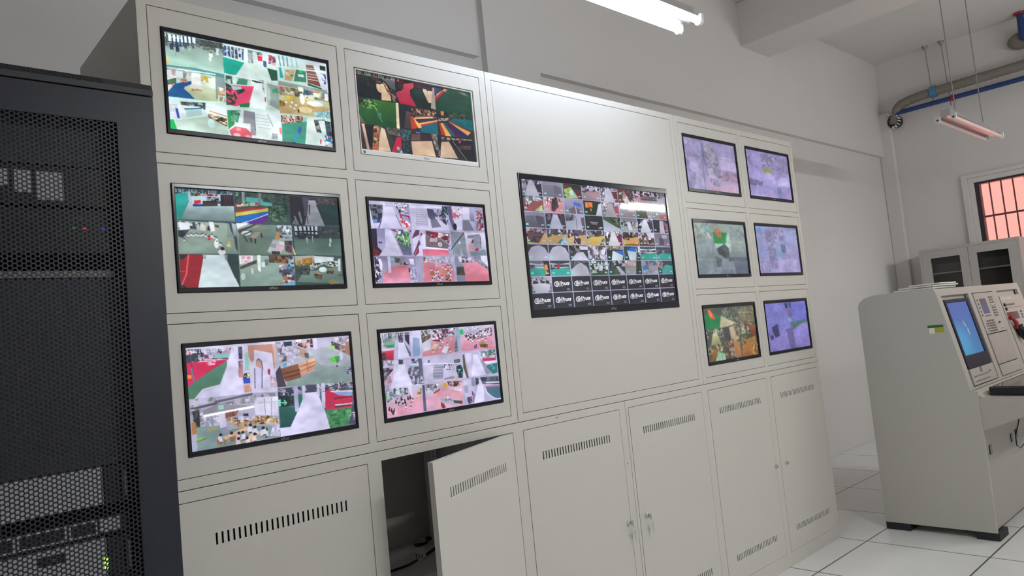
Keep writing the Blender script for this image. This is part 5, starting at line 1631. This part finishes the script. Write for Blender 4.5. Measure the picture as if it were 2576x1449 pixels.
def SL(u, v, d=0): return Av + Vector((u, 0, 0)) + sd * v + nd * d
TS = lambda x, y, z: SL(x, z, -y)      # plate helper: x along, z down the slope, y inward
def parts(mb, name, m, root):      # every box of a collection becomes a part of its own
    for i in range(0, len(mb.v), 8):
        q = MB(); q.v = mb.v[i:i + 8]; q.f = [(0, 2, 3, 1), (4, 5, 7, 6), (0, 1, 5, 4), (2, 6, 7, 3), (0, 4, 6, 2), (1, 3, 7, 5)]; q.build(name, m, root)
def pad(mb, u0, u1, v0, v1, d0, d1): return mb.obox(SL(u0, v0, d0), (u1 - u0, 0, 0), sd * (v1 - v0), nd * (d1 - d0))
UL = KE - KX
bays = [(.066, .545), (.612, 1.055), (1.140, 1.645)]
MB().plate(.012, UL - .012, -.004, .539, 0, .018, [(a, c, .002, .524) for a, c in bays], TS).build('sloping_frame', M_KIOSK2, ks, bevel=.002)
MB().prism([(-.572, 1.362), (-.584, 1.3235), (-.566, 1.3235)], 0, KX + .0125, KE - .0125).build('brow', M_KIOSK2, ks)
# bay one: monitor above two slots
m1 = MB().plate(.090, .520, .026, .424, -.0, .012, [(.117, .476, .046, .352)], TS).build('monitor_frame', mat('dark_monitor_frame', (.022, .025, .045), .6, spec=.2), ks, bevel=.002)
def slope_screen(u0, u1, v0, v1, d, fn, nm='screen', nx=60, ny=80, parent=ks):
    vs = []; cs = []
    for j in range(ny):
        for i in range(nx):
            p = SL(u0 + (u1 - u0) * i / (nx - 1), v0 + (v1 - v0) * j / (ny - 1), d) - Vector(parent['origin']); vs.append(tuple(p)); cs.append(fn(i / (nx - 1), j / (ny - 1)))
    me = bpy.data.meshes.new(nm); me.from_pydata(vs, [], [(j * nx + i, j * nx + i + 1, (j + 1) * nx + i + 1, (j + 1) * nx + i) for j in range(ny - 1) for i in range(nx - 1)])
    at = me.color_attributes.new('picture', 'FLOAT_COLOR', 'POINT'); c = np.array(cs); c = np.where(c <= .04045, c / 12.92, ((c + .055) / 1.055) ** 2.4)
    at.data.foreach_set('color', np.concatenate([c, np.ones((len(c), 1))], 1).astype(np.float32).ravel()); me.materials.append(M_SCREEN2); me.update()
    o = bpy.data.objects.new(nm, me); COL.objects.link(o); o.parent = parent; return o
def desk(x, y):
    a = np.array([.33, .42, .70]) * (1 - y) + np.array([.28, .50, .70]) * y
    a = a + np.array([.02, .13, .10]) * max(0, 1 - ((x - .1) ** 2 * 3 + (y - .75) ** 2 * 5))
    for cx, cy, r, c in ((.50, .40, .06, (.55, .62, .72)), (.54, .45, .055, (.60, .70, .75)), (.60, .55, .06, (.62, .72, .78)), (.60, .61, .045, (.66, .74, .62)), (.50, .36, .03, (.62, .55, .55))):
        k = max(0, 1 - ((x - cx) ** 2 * 1.4 + (y - cy) ** 2) / r ** 2); a = a * (1 - k) + np.array(c) * k
    return a
slope_screen(.1165, .4765, .0455, .3525, -.006, desk, parent=m1)
b = MB()
pad(b, .090, .520, .428, .518, -.006, .002); b.build('slot_panel', M_KIOSK2, ks, bevel=.001)
b = MB(); pad(b, .120, .386, .470, .476, .002, .0028); pad(b, .124, .386, .496, .502, .002, .0028); pad(b, .258, .292, .425, .458, .002, .0032); pad(b, .40, .44, .460, .470, .002, .0028); parts(b, 'slot', M_BTN, ks)
# bay two: alarm controller
b = MB(); pad(b, .628, 1.045, .006, .262, -.008, .002); b.build('controller_face', M_KIOSK2, ks, bevel=.0015)
gs = lambda x, y: np.array([.42, .33, .33]) * (1 - min(1, y * 2.5)) + np.array([.36, .37, .46]) * min(1, y * 2.5)
slope_screen(.703, .834, .043, .139, .0026, gs, 'display', 10, 20)
b = MB()
for k in range(8): pad(b, .903, .985, .034 + k * .0172, .044 + k * .0172, .002, .005)
for k in range(5): pad(b, .655, .668, .046 + k * .0235, .058 + k * .0235, .002, .005)
for r in range(5):
    for c in range(3): pad(b, .700 + c * .054, .742 + c * .054, .181 + r * .0158, .191 + r * .0158, .002, .0052)
for r in range(4): pad(b, .667, .678, .197 + r * .0145, .206 + r * .0145, .002, .004)
for c in range(5): pad(b, .712 + c * .026, .730 + c * .026, .149, .158, .002, .0035)
pad(b, .93, .944, .200, .212, .002, .012); pad(b, .93, .99, .243, .247, .002, .003)
parts(b, 'button', M_BTN, ks)
b = MB(); pad(b, .908, .924, .068, .074, .005, .0062); b.build('red_light', glow('console_red', 'ff5060', 1.2), ks)
b = MB(); pad(b, .908, .924, .085, .091, .005, .0062); pad(b, .944, .958, .085, .091, .005, .0062); parts(b, 'green_light', glow('console_green', 'a8ffd8', .9), ks)
b = MB(); pad(b, .628, 1.045, .268, .450, -.008, .002); b.build('zone_panel', mat('zone_panel_beige', (.40, .35, .32), .5), ks, bevel=.001)
b = MB()
for r in range(15):
    for c in range(8): pad(b, .648 + c * .048, .660 + c * .048, .280 + r * .0108, .284 + r * .0108, .002, .0034)
b.build('zone_lamps', M_WHITEP, ks, kind='stuff')
b = MB(); pad(b, .628, 1.045, .455, .520, -.008, .002); b.build('blank_panel', M_KIOSK2, ks, bevel=.001)
# bay three: broadcast and telephone unit
b = MB(); pad(b, 1.150, 1.635, .040, .520, -.008, .002); b.build('telephone_face', M_KIOSK2, ks, bevel=.0015)
b = MB()
for k in range(5): pad(b, 1.158 + k * .055, 1.190 + k * .055, .054, .068, .002, .0028)
parts(b, 'white_mark', M_WHITEP, ks)
b = MB()
for k in range(6): pad(b, 1.235 + k * .034, 1.262 + k * .034, .098, .110, .002, .0045)
pad(b, 1.21, 1.60, .124, .127, .002, .0028)
for r in range(3): pad(b, 1.505, 1.545, .155 + r * .020, .168 + r * .020, .002, .005)
for r in range(9):
    for c in range(3): pad(b, 1.36 + c * .08, 1.42 + c * .08, .262 + r * .020, .270 + r * .020, .002, .004)
parts(b, 'button', M_BTN, ks)
slope_screen(1.172, 1.443, .155, .206, .0026, lambda x, y: np.array([.46 - .10 * x, .12 + .28 * x, .12 + .26 * x]), 'status_display', 20, 8)  # red end is a window reflection painted into the display
for u, v in ((1.186, .103), (1.190, .132)): MB().tube([SL(u, v, 0), SL(u, v, .012)], .011, 12).build('knob', M_BLACK, ks)
# red handset and black hand microphone
hs_ = thing('telephone_handset', tuple(SL(1.21, .20, .02)), 'red telephone handset hooked on the console beside the black microphone', 'handset')
MB().tube([SL(1.175, .190, .012), SL(1.186, .205, .022), SL(1.198, .226, .026), SL(1.210, .248, .022), SL(1.218, .264, .012)], [.015, .011, .009, .011, .015], 12).build('grip', M_RED, hs_, smooth=True)
ring = [SL(1.245 + .020 * math.cos(a), .235 + .018 * math.sin(a), .020) for a in [i * math.pi / 8 for i in range(17)]]
MB().tube(ring, .006, 8, False).build('loop', M_RED, hs_, smooth=True)
hm = thing('hand_microphone', tuple(SL(1.29, .29, .03)), 'black hand microphone clipped to the console with its lead hanging down', 'microphone')
MB().tube([SL(1.243, .250, .026), SL(1.245, .264, .028), SL(1.252, .288, .030), SL(1.260, .312, .028), SL(1.265, .332, .026), SL(1.268, .348, .024)], [.020, .030, .034, .030, .018, .010], 14).build('body', M_BLACK, hm, smooth=True)
MB().tube([SL(1.268, .348, .024), SL(1.285, .385, .035), SL(1.320, .43, .05), SL(1.33, .50, .07), SL(1.36, .52, .12)], .0035, 8).build('lead', M_BLACK, hm, smooth=True)
# desk shelf with its tapered side brackets and black glass top
for xa in (KX + .004, KE - .016): MB().prism([(-.7175, .752), (-1.02, .748), (-1.02, .700), (-.7175, .582)], 0, xa, xa + .012).build('desk_bracket', M_KIOSK2, ks, bevel=.001)
MB().prism([(-.660, .790), (-.690, .790), (-.735, .757), (-1.01, .752), (-1.01, .732), (-.660, .732)], 0, KX + .0165, KE - .0165).build('desk_shelf', M_KIOSK, ks, bevel=.001)
MB().box(KX + .0165, KE - .0165, -.7165, -.690, .582, .732).build('apron', M_KIOSK, ks)
MB().box(KX + .0125, KE - .0125, -.7005, -.6905, .045, .581).build('lower_panel', M_KDARK, ks)
b = MB()
for u, z in ((4.378, .460), (4.797, .457), (4.899, .466)): b.box(u - .020, u + .020, -.7055, -.7006, z - .024, z + .024)
parts(b, 'socket', M_BLACK, ks)
for xa in (KX + .001, KE - .16):
    for ya in (-.281, -.726 + .0): 
        y0 = ya if ya > -.5 else -.725
        MB().box(xa, xa + .159, y0, y0 + .112 + (.02 if ya > -.5 else 0), 0, .0405).build('foot', M_RUBBER, ks, bevel=.003)
st = MB().box(KX - .0006, KX, -.596, -.516, 1.148, 1.162).build('sticker', mat('sticker_green', (.03, .13, .03), .5), ks, label='green and yellow sticker')
MB().box(KX - .0006, KX, -.596, -.550, 1.120, 1.1478).build('sticker_yellow', mat('sticker_yellow', (.42, .38, .03), .5), ks)
MB().box(KX - .0006, KX, -.5498, -.522, 1.116, 1.1478).build('sticker_white', mat('sticker_white', (.75, .75, .66), .5), ks)
dt = thing('touch_desk_monitor', (4.9, -.88, .757), 'black glossy slab monitor lying flat on the console desk', 'monitor')
MB().obox((4.350, -.742, .7585), (1.35, .0, 0), (-.0, -.27, 0), (0, 0, .044)).build('housing', mat('slab_black', (.012, .012, .016), .35), dt, bevel=.004)
MB().obox((4.372, -.760, .8030), (1.30, 0, 0), (0, -.235, 0), (0, 0, .0012)).build('glass_top', mat('slab_glass', (.02, .014, .02), .08), dt)
mk = thing('gooseneck_handle', (4.33, -.87, .70), 'black ribbed handle poking out under the desk slab', 'handle')
MB().tube([(4.325, -.875, .7575 - .012), (4.310, -.862, .737), (4.295, -.850, .722), (4.280, -.836, .706), (4.278, -.832, .702)], [.008, .010, .014, .017, .015], 12).build('grip', M_BLACK, mk, smooth=True)
cw = tag(MB().tube([(4.92, -.735, .60), (4.86, -.73, .53), (4.79, -.725, .47), (4.80, -.722, .41), (4.87, -.722, .385), (4.96, -.725, .40), (5.03, -.73, .44), (5.10, -.735, .52), (5.14, -.735, .60)], .0035, 8).build('loose_cable', M_BLACK, smooth=True), 'thin dark cable looping down below the console desk', 'cable')
# sheets of paper on the console's top
for k, (xa, ya, w, l, r) in enumerate(((4.262, -.566, .42, .21, .02), (4.290, -.560, .38, .19, -.04), (4.38, -.566, .36, .16, .06))):
    c, s = math.cos(r), math.sin(r)
    p = MB(); n = 8; z = 1.3655 + .012 * k
    for i in range(n):
        for j in range(n): 
            u, v = i / (n - 1), j / (n - 1)
            p.v.append((xa + u * w * c - v * l * s, ya + u * w * s + v * l * c, z + .0015 * math.sin(5 * u) * u + .012 * max(0, u - .7)))
    p.f = [(j + i * n, j + 1 + i * n, j + 1 + (i + 1) * n, j + (i + 1) * n) for i in range(n - 1) for j in range(n - 1)]
    o = p.build('paper_sheet', M_PAPER)
    so = o.modifiers.new('thickness', 'SOLIDIFY'); so.thickness = .008; so.offset = 1
    tag(o, ['curled papers on top of the console, bottom of the pile', 'curled papers on top of the console, middle of the pile', 'curled papers on top of the console, top of the pile'][k], 'paper', 'papers on the console top')

for o in bpy.data.objects:
    if 'origin' in o: del o['origin']
